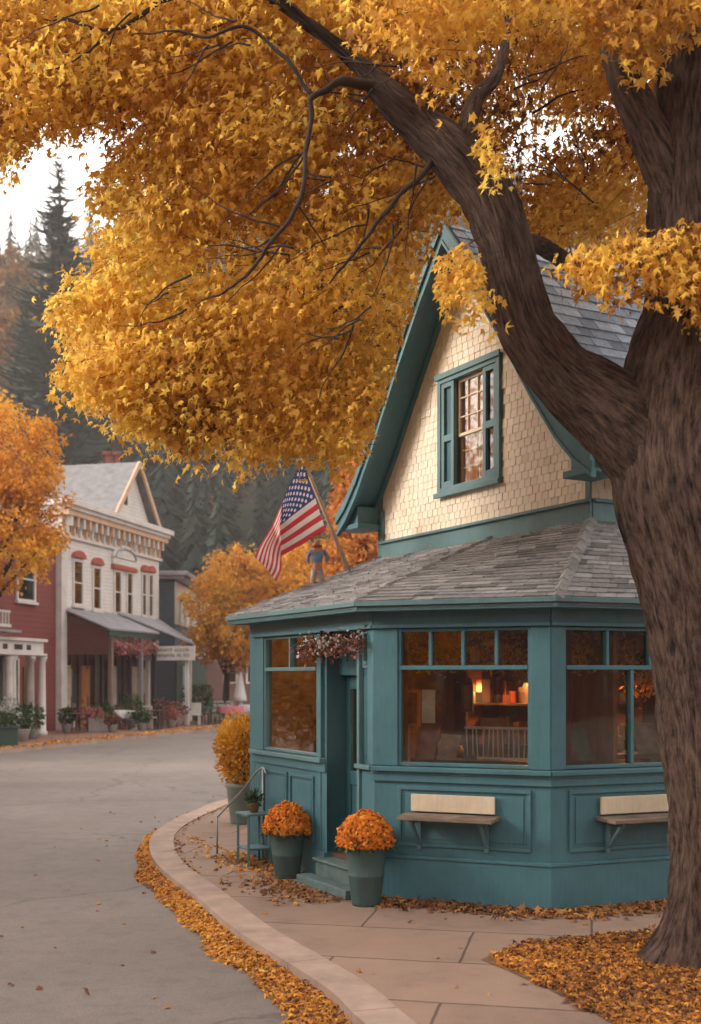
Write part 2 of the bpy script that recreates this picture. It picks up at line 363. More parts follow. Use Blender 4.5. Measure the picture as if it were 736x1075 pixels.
def shingles(b, A, B, C, D, expo=.13, width=.16, thick=.016, keep=None, jit=.25, gap=.006, lift=.0, mi=0, lo=0., hi=1.):
    """rows of tapered shingles on the patch A-B (bottom edge) to D-C (top edge)"""
    A, B, C, D = map(Vector, (A, B, C, D)); hgt = ((D-A).length+(C-B).length)/2; rows = max(2, int(hgt/expo))
    nrm = (B-A).cross(D-A).normalized()
    if nrm.z < 0 and abs(nrm.z) > .05: nrm = -nrm
    for i in range(rows):
        f0 = i/rows; f1 = min(1, (i+1.25)/rows)
        a0 = A.lerp(D, f0); b0 = B.lerp(C, f0); a1 = A.lerp(D, f1); b1 = B.lerp(C, f1); L = (b0-a0).length
        if L < .05: continue
        u = -random.random()*width/L
        while u < 1:
            w = width*random.uniform(1-jit, 1+jit)/L; u0 = max(0, u); u1 = min(1, u+w-gap/L); u += w
            if u1-u0 < .01/L: continue
            p0 = a0.lerp(b0, u0); p1 = a0.lerp(b0, u1); p2 = a1.lerp(b1, u1); p3 = a1.lerp(b1, u0)
            if keep and not keep((p0+p1+p2+p3)/4): continue
            dn = (p0-p3).normalized()*random.uniform(-.012, .012)*(jit*3); th = thick*random.uniform(.8, 1.35)
            p0 = p0+dn; p1 = p1+dn*random.uniform(.6, 1.2)
            base = [p0+nrm*lift, p1+nrm*lift, p2+nrm*lift, p3+nrm*lift]
            top = [p0+nrm*(lift+th), p1+nrm*(lift+th*random.uniform(.85, 1.15)), p2+nrm*(lift+.003), p3+nrm*(lift+.003)]
            b.hexa(base+top, mi, lo+(hi-lo)*random.random())

# ================================================================ GROUND
sheet('ground', [(-1200,-1200),(1200,-1200),(1200,1500),(-1200,1500)], -.30, hillm)['kind'] = 'structure'
sheet('road', [(-90,-40),(60,-40),(60,110),(-90,110)], -.13, asphalt)['kind'] = 'structure'
outer_px = [(241,839),(205,851),(170,868),(157,885),(165,908),(205,941),(246,976),(296,1008),(346,1041),(378,1072),(432,1112)]
inner_px = [(245,843),(206,859),(186,875),(183,893),(195,915),(230,946),(296,983),(346,1021),(391,1041),(432,1074),(500,1118)]
def catm(pts, n=8):
    out = []
    for i in range(len(pts)-1):
        p0 = pts[max(i-1,0)]; p1 = pts[i]; p2 = pts[i+1]; p3 = pts[min(i+2,len(pts)-1)]
        for k in range(n):
            t = k/n; out.append(.5*((2*p1)+(p2-p0)*t+(2*p0-5*p1+4*p2-p3)*t*t+(3*p1-p0-3*p2+p3)*t*t*t))
    out.append(pts[-1]); return out
outer_w = [Vector((8.0,25.5,0)), Vector((2.4,24.2,0)), Vector((-.6,22.4,0))] + [G(*p) for p in outer_px] + [Vector((1.3,4.6,0)), Vector((3.2,3.0,0)), Vector((8,1.6,0))]
outer_c = catm(outer_w, 8)
def offset(c, d):
    out = []
    for i, p in enumerate(c):
        t = (c[min(i+1,len(c)-1)]-c[max(i-1,0)]).normalized(); out.append(p+Vector((-t.y, t.x, 0))*d)
    return out
inner_c = offset(outer_c, .30)
kb = MB(); L = 0; seg = []
for i in range(len(outer_c)-1):
    seg.append(i); L += (outer_c[i+1]-outer_c[i]).length
    if L > 1.3 or i == len(outer_c)-2:
        idx = seg+[i+1]
        for j in range(len(idx)-1):
            a, c = idx[j], idx[j+1]
            oa, oc, ia, ic = outer_c[a], outer_c[c], inner_c[a], inner_c[c]
            if j == len(idx)-2: oc = oc-(oc-oa).normalized()*.009; ic = ic-(ic-ia).normalized()*.009
            zz = .012
            kb.hexa([(oa.x,oa.y,-.15),(oc.x,oc.y,-.15),(ic.x,ic.y,-.15),(ia.x,ia.y,-.15),(oa.x,oa.y,zz),(oc.x,oc.y,zz),(ic.x,ic.y,zz),(ia.x,ia.y,zz)])
        seg = []; L = 0
tag(kb.build('kerb', kerbm), kind='structure')
walk_poly = [(p.x, p.y) for p in inner_c] + [(30,0.5),(30,27)]
tag(sheet('pavement', walk_poly, 0.0, paving), kind='structure')
part('pavement_edge', kerbm, None, lambda b: b.prism([(p.x,p.y) for p in offset(outer_c,.29)]+[(30,.6),(30,26.9)], -.14, -.004), 0)['kind'] = 'structure'
bed_px = [(505,1008),(528,998),(580,988),(640,982),(705,978),(790,985),(980,1010)]
bed_lo = [(1100,1300),(800,1180),(700,1108),(655,1082),(610,1056),(565,1034),(530,1018)]
bed = [G(*p) for p in bed_px+bed_lo]
bm_ = MB()
sheet('tree_bed_soil', [(p.x,p.y) for p in bed], .006, soil)['kind'] = 'structure'
# far pavement
fk = [Vector((-13.5,22,0)), G(0,787), G(60,781), G(113,775.5), G(180,768.5), G(240,762.5), Vector((-4.4,55,0)), Vector((-2,62,0)), Vector((4,70,0)), Vector((30,74,0))]
fkc = catm(fk, 6)
tag(part('far_kerb', kerbm, None, lambda b: [b.hexa([(a.x,a.y,-.15),(c.x,c.y,-.15),(c.x-.3,c.y,-.15),(a.x-.3,a.y,-.15),(a.x,a.y,.01),(c.x,c.y,.01),(c.x-.3,c.y,.01),(a.x-.3,a.y,.01)]) for a, c in zip(fkc[:-1], fkc[1:])], 0), kind='structure')
tag(sheet('far_pavement', [(p.x-.3,p.y) for p in fkc]+[(30,95),(-60,95),(-60,22)], 0.0, brickpave), kind='structure')
# hill
def hz(x, y):
    f = max(0, min(1, (y-84)/190)); f = f*f*(3-2*f)*.35+f*.65
    return 104*f + 7*math.sin(x*.018+1)*f + 4*math.sin(x*.05+y*.03)*f - .2
nx, ny = 60, 50; V = []; 
for j in range(ny+1):
    for i in range(nx+1):
        x = -420+840*i/nx; y = 80+300*j/ny; V.append((x, y, hz(x, y)+(mnoise.noise(Vector((x*.03,y*.03,0)))*3*(j>2))))
Fh = np.array([(j*(nx+1)+i, j*(nx+1)+i+1, (j+1)*(nx+1)+i+1, (j+1)*(nx+1)+i) for j in range(ny) for i in range(nx)])
tag(np_mesh('hillside', V, Fh, np.zeros(len(Fh)), hillm, smooth=True), kind='structure')

# ================================================================ FOREST
def conifer_arrays(base, h, r, tiers, blades, lo=0., hi=1.):
    V = []; Fc = []; Rn = []
    bx, by, bz = base; n = 0
    for k in range(tiers):
        f = k/tiers; z = bz+h*(.06+.94*f); rr = r*(1-f)**.85*random.uniform(.8,1.15)+.06*r; a0 = random.random()*6.28
        for q in range(blades):
            a = a0+6.283*q/blades+random.uniform(-.25,.25); L = rr*random.uniform(.6,1.15); w = L*.20+.03*r
            dx, dy = math.cos(a), math.sin(a); dr = L*random.uniform(.12,.5)
            z = bz+h*(.06+.94*f)+random.uniform(-.9,.9)*h/tiers
            V += [(bx, by, z+h*.05), (bx+dx*L*.62-dy*w, by+dy*L*.62+dx*w, z-dr*.55), (bx+dx*L, by+dy*L, z-dr), (bx+dx*L*.62+dy*w, by+dy*L*.62-dx*w, z-dr*.5)]
            Fc.append((n, n+1, n+2, n+3)); n += 4; Rn.append(lo+(hi-lo)*min(1, max(0, random.random()*.6+f*.2+.1)))
    return V, Fc, Rn
VV = []; FF = []; RR = []
y = 92.0; cnt = 0
while y < 282:
    sp = 4.6+(y-92)*.012; x = -.43*y-8
    while x < .30*y+8:
        xx = x+random.uniform(-1.8,1.8); yy = y+random.uniform(-2,2); z = hz(xx, yy)-.8
        dec = random.random() < (.50 if xx/yy < -.20 and z > 24 else .05)
        tall = random.uniform(9,17); back = (y > 262)
        if back: tall *= .6
        if dec:
            n = 90; c = np.array((xx, yy, z+4.5)); q = rdir(n)*(RNG.random((n,1))**.4)*np.array((3.2,3.2,4.2))+c
            s = RNG.uniform(.7,1.5,n); d = rdir(n)*s[:,None]; e = rdir(n)*s[:,None]*.7; o = len(VV)
            pts = np.stack([q-d*.5, q+e*.5, q+d*.5, q-e*.5], 1).reshape(-1,3)
            VV += [tuple(p) for p in pts]; FF += [(o+4*i, o+4*i+1, o+4*i+2, o+4*i+3) for i in range(n)]; RR += list(.86+.14*RNG.random(n))
        else:
            v, f, r = conifer_arrays((xx,yy,z), tall, tall*random.uniform(.15,.24), 22 if y < 150 else 16, 9 if y < 150 else 7, 0, .8)
            o = len(VV); VV += v; FF += [tuple(i+o for i in q) for q in f]; RR += r
        cnt += 1; x += sp*random.uniform(.7,1.3)
    y += sp*.95
tag(np_mesh('hillside_forest', VV, np.array(FF), RR, forest_m), 'dark conifer wood with scattered orange crowns covering the hillside', 'forest', kind='stuff')

def spruce(px, ytop, Y, r, label, tiers=64, blades=13, zb=None):
    X = (px-CX)/F*Y; zb = hz(X, Y) if zb is None else zb; top = H+(HY-ytop)*Y/F; h = top-zb
    t = thing('spruce_tree', (X, Y, zb), label, 'tree', 'spruces standing above the hillside')
    b = MB(); b.tube([(X,Y,zb-1),(X+.1,Y,zb+h*.5),(X,Y,top-.3)], [.5,.28,.03], 8); b.build('trunk', barkf, t, smooth=True)
    V = []; Fc = []; Rn = []; n = 0
    for k in range(tiers):
        f = (k+random.random())/tiers; z = zb+h*(.10+.90*f); rr = r*(1-f)**.8+.3
        for q in range(blades if f < .9 else 9):
            a = random.random()*6.283; L = rr*random.uniform(.45,1.2)
            d = Vector((math.cos(a), math.sin(a), 0)); s = Vector((-d.y, d.x, 0)); sag = random.uniform(.05,.4)*L
            prev = Vector((X,Y,z)); m_ = 5
            for g in range(m_):
                g1 = (g+1)/m_; c = Vector((X,Y,z))+d*L*g1+Vector((0,0,-sag*math.sin(g1*2.2)+.12*L*g1*g1)); w = L*.16*(1.15-g1)+.05
                for sg in (-1, 1):
                    V += [prev, c, c+s*sg*w-d*w*.3+Vector((0,0,-w*.5)), prev+s*sg*w*1.2+Vector((0,0,-w*.8))]
                    Fc.append((n,n+1,n+2,n+3)); n += 4; Rn.append(random.random())
                prev = c
    np_mesh('branches', [tuple(v) for v in V], np.array(Fc), Rn, conif, t)
spruce(62, 165, 108, 8.6, 'tall dark spruce rising alone against the white sky')
spruce(96, 262, 122, 5.5, 'shorter spruce just right of the tall spruce')
spruce(28, 300, 116, 5.5, 'shadowy spruce left of and below the tall spruce')

# ---- generic broadleaf tree
def broadleaf(name, bx, by, blobs, m, label, cat='tree', group=None, n=7000, size=.3, trunk_r=.22, z0=0., tpl=(LEAF_V, LEAF_F), seed=0):
    t = thing(name, (bx, by, z0), label, cat, group)
    top = max(b[2] for b in blobs)-z0; b = MB()
    b.tube([(bx,by,z0-.2),(bx+.1,by,z0+top*.3),(bx,by,z0+top*.75)], [trunk_r*1.2,trunk_r,trunk_r*.35], 10)
    cen = Vector((bx,by,z0+top*.35))
    for (cx, cy, cz, rx, ry, rz) in blobs:
        e = Vector((cx,cy,cz)); mid = cen.lerp(e,.5)+Vector((0,0,rz*.2)); b.tube([cen, mid, e], [trunk_r*.5, trunk_r*.3, trunk_r*.1], 6)
    b.build('trunk', barkf, t, smooth=True)
    w = np.array([bb[3]*bb[4]*bb[5] for bb in blobs])**.8; w /= w.sum(); P_ = []; U_ = []
    for bb, ww in zip(blobs, w):
        k = int(n*ww); ns = max(6, k//28); d = rdir(ns); rad = .35+.65*RNG.random((ns,1))**.5
        c = np.array(bb[:3])+d*rad*np.array(bb[3:]); 
        q = np.repeat(c, 28, 0)+RNG.normal(size=(ns*28,3))*np.array(bb[3:]).mean()*.10
        P_.append(q); U_.append(np.repeat(d, 28, 0))
    q = np.concatenate(P_); d = np.concatenate(U_); N = len(q)
    rn = np.clip(.5+.28*snoise(q, 1.1, seed)+RNG.normal(size=N)*.16, 0, 1)
    leaves('foliage', q, rdir(N,-.5)+d*.6, rdir(N)+d*.8+np.array((0,0,.5)), size*RNG.uniform(.6,1.3,N), m, t, tpl, rn)
    return t
def blobs_px(lst): # (x,y,Y,rx_px,ry_px,ry_m)
    out = []
    for x, y, Y, rx, ry, rd in lst:
        p = P(x, y, Y); out.append((p.x, p.y, p.z, rx*Y/F, rd, ry*Y/F))
    return out
broadleaf('maple_tree', -12.3, 37.5, blobs_px([(2,478,37,50,50,1.6),(-30,440,37.5,45,40,1.8),(-20,530,37,55,48,2),(18,545,36.5,38,42,1.4),(40,578,36,20,22,.9),(28,500,36.5,30,40,1.3),(12,592,36.5,42,26,1.2),(48,535,36.5,26,48,1.1),(44,480,36.5,24,40,1),(-60,500,37.5,50,70,1.8)]), leaf_or,
    'orange maple in front of the red building at the left', n=26000, size=.16, trunk_r=.2, seed=1)
broadleaf('maple_tree', (236-CX)/F*57, 57, blobs_px([(252,618,57,40,42,2),(222,642,56.5,32,36,1.8),(285,625,58,40,44,2),(262,668,56,52,34,2),(216,672,56,24,22,1.4),(312,655,58,40,44,2)]), leaf_ye,
    'golden maple with a rounded crown left of the teal shop', n=26000, size=.22, trunk_r=.16, seed=2)
broadleaf('maple_tree', (330-CX)/F*50, 50, blobs_px([(325,600,50,30,40,2),(345,640,50,45,50,2)]), leaf_ye,
    'yellow maple directly behind the flag and the shop roof', n=7000, size=.22, trunk_r=.16, seed=3)
broadleaf('maple_tree', (378-CX)/F*40, 40, blobs_px([(372,535,40,26,40,1.3),(392,500,40,34,34,1.5),(385,575,40,36,36,1.5),(360,595,39.5,22,26,1.2),(405,420,42,40,50,1.8)]), leaf_red,
    'red orange maple between the flag pole and the gable', n=18000, size=.2, trunk_r=.16, seed=4)
for (px, py, Y, r_, lab) in [(8,290,150,26,'orange tree high on the misty hill at the left edge'),(5,360,120,30,'large rusty orange tree halfway up the hill at the left edge'),(120,300,160,16,'small dull orange tree on the hill right of the spruces')]:
    p = P(px, py, Y); g = hz(p.x, p.y)
    broadleaf('hillside_tree', p.x, p.y, blobs_px([(px,py,Y,r_,r_*1.2,2.5),(px+r_*.6,py+r_*.8,Y,r_*.8,r_,2)]), leaf_dull, lab, n=2500, size=.8, trunk_r=.3, z0=g, seed=int(px))
# unseen trees added around the viewpoint, to be mirrored in the shop windows
for i, (x, y, s) in enumerate([(-11,14.5,1.2),(-16,22.5,1.75),(-9,4,1.2),(-7,-8,1.3),(3,-13,1.4),(13,-6,1.3),(20,-12,1.6),(11,1,1.1)]):
    broadleaf('street_tree', x, y, [(x,y,5.0*s,2.6*s,2.6*s,2.0*s),(x+1.4,y-1,2.9*s,2.1*s,2.1*s,2.0*s),(x-1.4,y+1,3.1*s,2.1*s,2.1*s,2.0*s)], leaf_ye if i % 2 else leaf_or,
        ['yellow street tree opposite the shop, nearest the corner','orange street tree across the road beyond the corner','orange street tree across the road beside the viewpoint','yellow street tree behind the viewpoint to the left','orange street tree straight behind the viewpoint','yellow street tree behind the viewpoint to the right','orange street tree far behind the viewpoint to the right','yellow street tree beside the maple, outside the picture at the right'][i],
        n=9000, size=.26, trunk_r=.18, seed=20+i)

for i, (x, y, r_) in enumerate([(-13.2,17.5,1.9),(-13.6,21.2,2.2),(-15.5,25.0,2.4),(-12.2,13.6,1.8)]):  # unseen shrubs added so the wing window mirrors foliage
    broadleaf('yellow_shrub', x, y, [(x,y,1.7,r_,r_,1.5),(x+.5,y+.8,2.3,r_*.7,r_*.7,1.2)], leaf_ye, ['golden shrub at the far roadside, third from the viewpoint','golden shrub at the far roadside opposite the shop corner','largest golden shrub at the roadside beside the orange maple','golden shrub at the roadside nearest the viewpoint'][i], 'shrub', 'golden shrubs along the left roadside', n=7000, size=.16, trunk_r=.08, seed=40+i)
for i, (x0, y0, x1, y1, h_, mm, lab) in enumerate([(-34,-26,-3,-19,7,darkred_siding,'long dark red house behind the viewpoint across the road'),(0,-27,70,-20,7,brown_siding,'brown house behind the viewpoint to the right'),(-32,-12,-19,12,7.5,brown_siding,'brown house across the road at the left, outside the picture')]):  # unseen houses added to replace bright sky mirrored in the shop glass
    t = thing('house', ((x0+x1)/2,(y0+y1)/2,0), lab, 'house')
    part('wall', mm, t, lambda b: b.prism([(x0,y0),(x1,y0),(x1,y1),(x0,y1)], -.1, h_), 0)
    part('roof', slate, t, lambda b: b.extr([(x0-.4,y0-.4,h_-.1),(x0-.4,(y0+y1)/2,h_+2.6),(x0-.4,y1+.4,h_-.1)], (x1-x0+.8,0,0)), 0)
    for k in range(5):
        for z_ in (1.8, 5.0):
            w_ = part('window', white, t, (lambda b: b.box((x0+(x1-x0)*(k+.5)/5, y1+.03, z_), (1.3,.08,1.7))) if i < 2 else (lambda b: b.box((x1+.03, y0+(y1-y0)*(k+.5)/5, z_), (.08,1.3,1.7))), 0)
            part('pane', gl_far, w_, (lambda b: b.box((x0+(x1-x0)*(k+.5)/5, y1+.09, z_), (1.0,.03,1.4))) if i < 2 else (lambda b: b.box((x1+.09, y0+(y1-y0)*(k+.5)/5, z_), (.03,1.0,1.4))), 0)
# ================================================================ CORNER SHOP
P1 = Vector((1.792,10.24,0)); P2 = Vector((.226,10.88,0))
dl = Vector((-.476,.8795,0)).normalized(); nl = Vector((-.8795,-.476,0)).normalized()
P3 = P2+dl*2.82; dr = Vector((.927,.375,0)).normalized(); nr = Vector((.375,-.927,0)).normalized(); P0 = P1+dr*2.25
df = (P2-P1).normalized(); nf = Vector((-df.y*-1, 0, 0)); nf = Vector((df.y*-1, df.x, 0)); LF = (P2-P1).length
FF_, FL, FR = Frame(P1, df, nf), Frame(P2, dl, nl), Frame(P1, dr, nr)
Cc = Vector((2.42,11.5,0)); FG = Frame(Cc, dl, nl); WG = 4.16
FS = Frame(Cc, -nl, Vector((dl.x*-1, dl.y*-1, 0)))   # side wall, running away from C
shop = thing('corner_shop', (1.8,12,0), 'teal octagonal corner shop with a cream shingled gable and grey roofs', 'shop')
EZ = 2.80; SILL = 1.27; TR = 2.19; WT = 2.55
def lowwall(fr, T, tag_, t0=0):
    def w(b):
        fr.bx(b, t0, T, -.16, 0, .0, 1.215)
        fr.bx(b, t0-(.004 if t0 == 0 else 0), T, .0, .035, .0, .40)            # plinth
        fr.bx(b, t0, T, .0, .028, 1.12, 1.215)
    part('lower_wall', teal, shop, w, .003)
    def mould(b):
        fr.bx(b, t0-.01, T, .0, .05, .402, .435); fr.bx(b, t0-.02, T+.01, -.17, .075, 1.217, 1.262)
        fr.bx(b, t0-.01, T, .0, .04, 1.19, 1.2165)
    part('moulding', teal, shop, mould, .006)
def panel(fr, t0, t1, z0=.52, z1=1.08):
    def w(b):
        r = .022
        fr.bx(b, t0, t1, 0, r, z1-.035, z1); fr.bx(b, t0, t1, 0, r, z0, z0+.035); fr.bx(b, t0, t0+.035, 0, r, z0+.036, z1-.036); fr.bx(b, t1-.035, t1, 0, r, z0+.036, z1-.036)
        fr.bx(b, t0+.07, t1-.07, 0, .009, z0+.07, z1-.07)
    part('wall_panel', teal, shop, w, .004)
lowwall(FF_, LF, 'f'); lowwall(FR, 2.25, 'r')
tf0, tf1 = FF_.t(557), FF_.t(418)
panel(FF_, FF_.t(558), FF_.t(418)); 
tr0 = FR.t(592); tr1 = 2.0
panel(FR, FR.t(597), 1.95)
# wing: wall left of the door
tl_door0, tl_door1 = .30, FL.t(343); tl_w0, tl_w1 = FL.t(333), FL.t(277)
def wingwall(b):
    FL.bx(b, tl_door1, 2.82, -.16, 0, 0, 1.215); FL.bx(b, tl_door1+.002, 2.82, 0, .03, 0, .30); FL.bx(b, tl_door1, 2.82, 0, .025, 1.12, 1.215)
    FL.bx(b, 0, tl_door0, -.16, 0, 0, 1.215)
part('lower_wall', teal, shop, wingwall, .003)
part('moulding', teal_l, shop, lambda b: (FL.bx(b, tl_door1+.03, 2.86, -.17, .07, 1.217, 1.262), FL.bx(b, 0, tl_door0, -.17, .06, 1.217, 1.262)), .006)
panel(FL, tl_w0+.06, (tl_w0+tl_w1)/2-.03, .36, 1.06); panel(FL, (tl_w0+tl_w1)/2+.03, tl_w1, .36, 1.06)
def cornerfill(b):
    for p, a, c in ((P1, nf, nr), (P2, nl, nf)):
        for w_, z0, z1 in ((.0345,.0,.40),(.0495,.403,.434),(.027,1.12,1.19),(.0395,1.1905,1.2165)):
            m_ = bis(p, a, c, w_); b.prism([(q.x,q.y) for q in (p-(a+c)*.02, p+a*w_, m_, p+c*w_)], z0, z1)
part('corner_block', teal, shop, cornerfill, 0)
# posts
def post(fr, t0, t1, z0=1.264, z1=2.56, o=.012, m=teal):
    part('post', m, shop, lambda b: fr.bx(b, t0, t1, -.13, o, z0, z1), .008)
def cornerpost(p, r=.14):
    def w(b):
        pts = [(p.x+r*math.cos(a), p.y+r*math.sin(a)) for a in np.arange(8)*math.pi/4+math.pi/8]
        b.prism(pts, 1.264, 2.56)
    part('corner_post', teal, shop, w, .008)
post(FF_, -.004, tf0); post(FR, .0, tr0, o=.011); post(FF_, tf1, LF+.004)
post(FL, 0, .12, o=.011); post(FL, tl_w1, 2.80); post(FL, tl_w0-.10, tl_w0, z0=.0)
post(FL, tl_door0-.05, tl_door0, z0=.0, m=teal_l, o=.03)
# header frieze
def frieze(b):
    for fr, T in ((FF_, LF), (FR, 2.25), (FL, 2.82)):
        fr.bx(b, 0, T, -.15, .02, 2.562, 2.80)
part('frieze', teal, shop, frieze, .003)
def friezemould(b):
    for fr, T in ((FF_, LF), (FR, 2.25), (FL, 2.82)):
        fr.bx(b, -.01, T+.01, .021, .05, 2.562, 2.60)
part('moulding', teal, shop, friezemould, .006)
# windows
gl_side = glass('side_glass', (.90,.88,.84), .0, .8)
gl_wing = glass('wing_glass', (.86,.84,.80), .06, 2.8)
def shop_window(fr, t0, t1, z0, zt, z1, nlights, mt=teal, sill=True, mull=None):
    gl = gl_wing if fr is FL else (gl_side if fr is FR else MATS['shop_glass'])
    fw = .045
    def w(b):
        fr.bx(b, t0, t0+fw*.6, -.09, -.005, z0, z1); fr.bx(b, t1-fw*.6, t1, -.09, -.005, z0, z1)
        fr.bx(b, t0+fw*.6, t1-fw*.6, -.09, -.006, z1-fw*.6, z1); fr.bx(b, t0+fw*.6, t1-fw*.6, -.09, -.006, z0, z0+fw*.7)
        fr.bx(b, t0+fw*.6, t1-fw*.6, -.09, .004, zt-.02, zt+.02)
        for k in range(1, nlights):
            t = t0+(t1-t0)*k/nlights; fr.bx(b, t-.016, t+.016, -.08, -.001, zt+.022, z1-fw*.6)
        if mull: 
            for t in mull: fr.bx(b, t-.018, t+.018, -.08, -.003, z0+fw*.7, zt-.022)
    o = part('window_frame', mt, shop, w, .004)
    part('pane', gl, o, lambda b: (fr.bx(b, t0+.02, t1-.02, -.052, -.046, z0+.02, zt), ), 0)
    part('pane', gl, o, lambda b: (fr.bx(b, t0+.02, t1-.02, -.052, -.046, zt+.001, z1-.01), ), 0)
shop_window(FF_, tf0, tf1, SILL, TR, WT+.005, 4)
shop_window(FR, tr0, 2.02, SILL, TR, WT+.005, 4, mull=[FR.t(664)])
post(FR, 2.02, 2.25)
shop_window(FL, tl_w0, tl_w1, SILL, TR, WT+.005, 2, mt=teal_l)
shop_window(FL, .12, tl_door0-.05, TR+.0, TR+.05, WT, 1, mt=teal_l)
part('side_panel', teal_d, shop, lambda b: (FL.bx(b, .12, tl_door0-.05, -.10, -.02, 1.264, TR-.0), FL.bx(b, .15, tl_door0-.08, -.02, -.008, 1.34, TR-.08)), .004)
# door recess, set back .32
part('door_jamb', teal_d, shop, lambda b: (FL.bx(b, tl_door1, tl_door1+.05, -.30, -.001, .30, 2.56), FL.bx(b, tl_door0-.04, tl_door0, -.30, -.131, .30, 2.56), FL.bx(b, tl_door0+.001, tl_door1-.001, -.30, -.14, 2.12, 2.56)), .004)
def doorleaf(b):
    a, c = tl_door0+.01, tl_door1-.01; o0, o1 = -.28, -.22; m = .09
    FL.bx(b, a, a+m, o0, o1, .30, 2.12); FL.bx(b, c-m, c, o0, o1, .30, 2.12); FL.bx(b, a+m, c-m, o0, o1, 1.98, 2.12); FL.bx(b, a+m, c-m, o0, o1, .30, .52)
    FL.bx(b, a+m, c-m, o0, o1, 1.0, 1.14); FL.bx(b, a+m, c-m, o0+.01, o1-.02, .52, 1.0)
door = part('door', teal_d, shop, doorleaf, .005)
part('pane', gl, door, lambda b: FL.bx(b, tl_door0+.12, tl_door1-.12, -.252, -.246, 1.12, 1.99), 0)
part('handle', brass, door, lambda b: (FL.bx(b, tl_door0+.04, tl_door0+.08, -.22, -.205, 1.0, 1.18), b.lathe([(.012,0),(.028,.01),(.028,.03),(.01,.045)], FL.pt(tl_door0+.06, -.19, 1.08), 12)), .002)
def steps(b):
    FL.bx(b, .04, tl_door1+.06, -.30, .10, .0, .22); FL.bx(b, .02, tl_door1+.08, -.29, .13, .221, .25); FL.bx(b, .02, tl_door1+.10, .131, .30, .0, .09)
part('door_step', stepm, shop, steps, .01)
# floor, ceiling, rear walls
B0 = Vector((4.20,12.46,0)); L1 = FG.pt(WG, 0, 0); L2 = L1-nl*5; C2 = Cc-nl*5; W3 = P3-nl*2.24
fp = [P1-Vector((0,-.05,0)), P2+Vector((.05,.05,0)), P3-nl*.05, W3, L1, L2, C2, B0, P0]
part('shop_floor', floorw, shop, lambda b: b.prism([(p.x,p.y) for p in fp], .20, .30), 0)
part('shop_ceiling', iwall, shop, lambda b: b.prism([(p.x+ (2.6-p.x)*.02, p.y+(13-p.y)*.02) for p in fp], 2.70, 2.76), 0)
def rear(b):
    for a, c, z in ((P3, W3, 2.8), (W3, L1, 3.6), (L1, L2, 4.2), (L2, C2, 3.7), (C2, B0, 3.6), (B0, P0, 2.8)):
        d = (c-a).normalized(); n = Vector((d.y, -d.x, 0)); f = Frame(a, d, n); f.bx(b, 0, (c-a).length, -.15, -.002, 0, z)
part('rear_wall', teal, shop, rear, 0)
# interior partition: warm boards, with rails
FP = Frame(FL.pt(0,-1.9,0), dl, nl)
part('interior_wall', iwall, shop, lambda b: FP.bx(b, -1.2, 3.2, -.05, 0, .30, 2.70), 0)

part('interior_wall', iwall, shop, lambda b: (FL.bx(b, 2.60, 2.64, -2.2, -.18, .30, 2.70),), 0)
part('interior_wall', iwall, shop, lambda b: (FR.bx(b, -.5, 2.7, -1.95, -1.90, .30, 2.70),), 0)
# roofs
def bis(p, n1, n2, o): 
    b = (n1+n2).normalized(); return p+b*(o/b.dot(n1))
o_ = .25
E1 = bis(P1, nf, nr, o_); E2 = bis(P2, nf, nl, o_); E3 = P3+nl*o_+dl*.22; E0 = P0+nr*o_+dr*.2
UZ = 3.68
Hp = FG.pt(1.68,0,UZ); Cz = FG.pt(-.02,0.02,UZ); Lz = FG.pt(WG+.05,0,UZ); S2 = FS.pt(2.25,.0,UZ)
def z3(v, z): return Vector((v.x, v.y, z))
def roofdeck(b):
    def quad(A,B,C,D): u = Vector((0,0,.16)); v = Vector((0,0,.03)); b.hexa([A-v*2,B-v*2,C-u-v,D-u-v,A-v,B-v,C-u,D-u])
    quad(z3(E1,EZ), z3(E2,EZ), Hp, Cz); quad(z3(E2,EZ), z3(E3,EZ), Lz, Hp); quad(z3(E0,EZ), z3(E1,EZ), Cz, S2)
    e4 = P3-nl*2.2+dl*.22; quad(z3(E3,EZ), z3(e4,EZ), Lz-nl*.3, Lz)
roof = part('lower_roof', slate, shop, roofdeck, 0)
def sh1(b):
    shingles(b, z3(E1,EZ+.004), z3(E2,EZ+.004), Hp, Cz, .10, .24, .017, None, .35)
    shingles(b, z3(E2,EZ+.004), z3(E3,EZ+.004), Lz, Hp, .10, .24, .017, None, .35)
    shingles(b, z3(E0,EZ+.004), z3(E1,EZ+.004), Cz, S2, .10, .24, .017, None, .35)
sh = part('roof_shingles', shingle_grey, shop, sh1, 0)
def hips(b, AB):
    for A, B in (AB,):
        n = 16
        for i in range(n):
            a = A.lerp(B, i/n); c = A.lerp(B, (i+1.15)/n); up = Vector((0,0,.022+.010*((i % 2))))
            d = (c-a).normalized(); s = d.cross(Vector((0,0,1))).normalized()*.07
            b.add([a+s-Vector((0,0,.012)), a+up+Vector((0,0,.012)), a-s-Vector((0,0,.012)), c+s-Vector((0,0,.012)), c+up, c-s-Vector((0,0,.012))], [(0,1,4,3),(1,2,5,4),(0,3,5,2),(0,2,1),(3,4,5)], 0, random.uniform(.1,.7))
for AB_ in ((z3(E1,EZ), Cz), (z3(E2,EZ), Hp), (z3(E3,EZ), Lz)): part('hip_cap', shingle_grey, shop, lambda b: hips(b, AB_), 0)
def fascia(b):
    for A, B, n in ((E1, E2, nf), (E2, E3, nl), (E0, E1, nr)):
        d = (B-A).normalized(); ln = (B-A).length; f = Frame(A, d, n)
        f.bx(b, -.01, ln+.01, -.03, .0, 2.715, 2.798); f.bx(b, -.015, ln+.015, .001, .022, 2.762, 2.806)
    f = Frame(E3, -nl, dl); f.bx(b, 0, 2.4, -.03, 0, 2.715, 2.798)
part('fascia', teal_l, shop, fascia, .004)
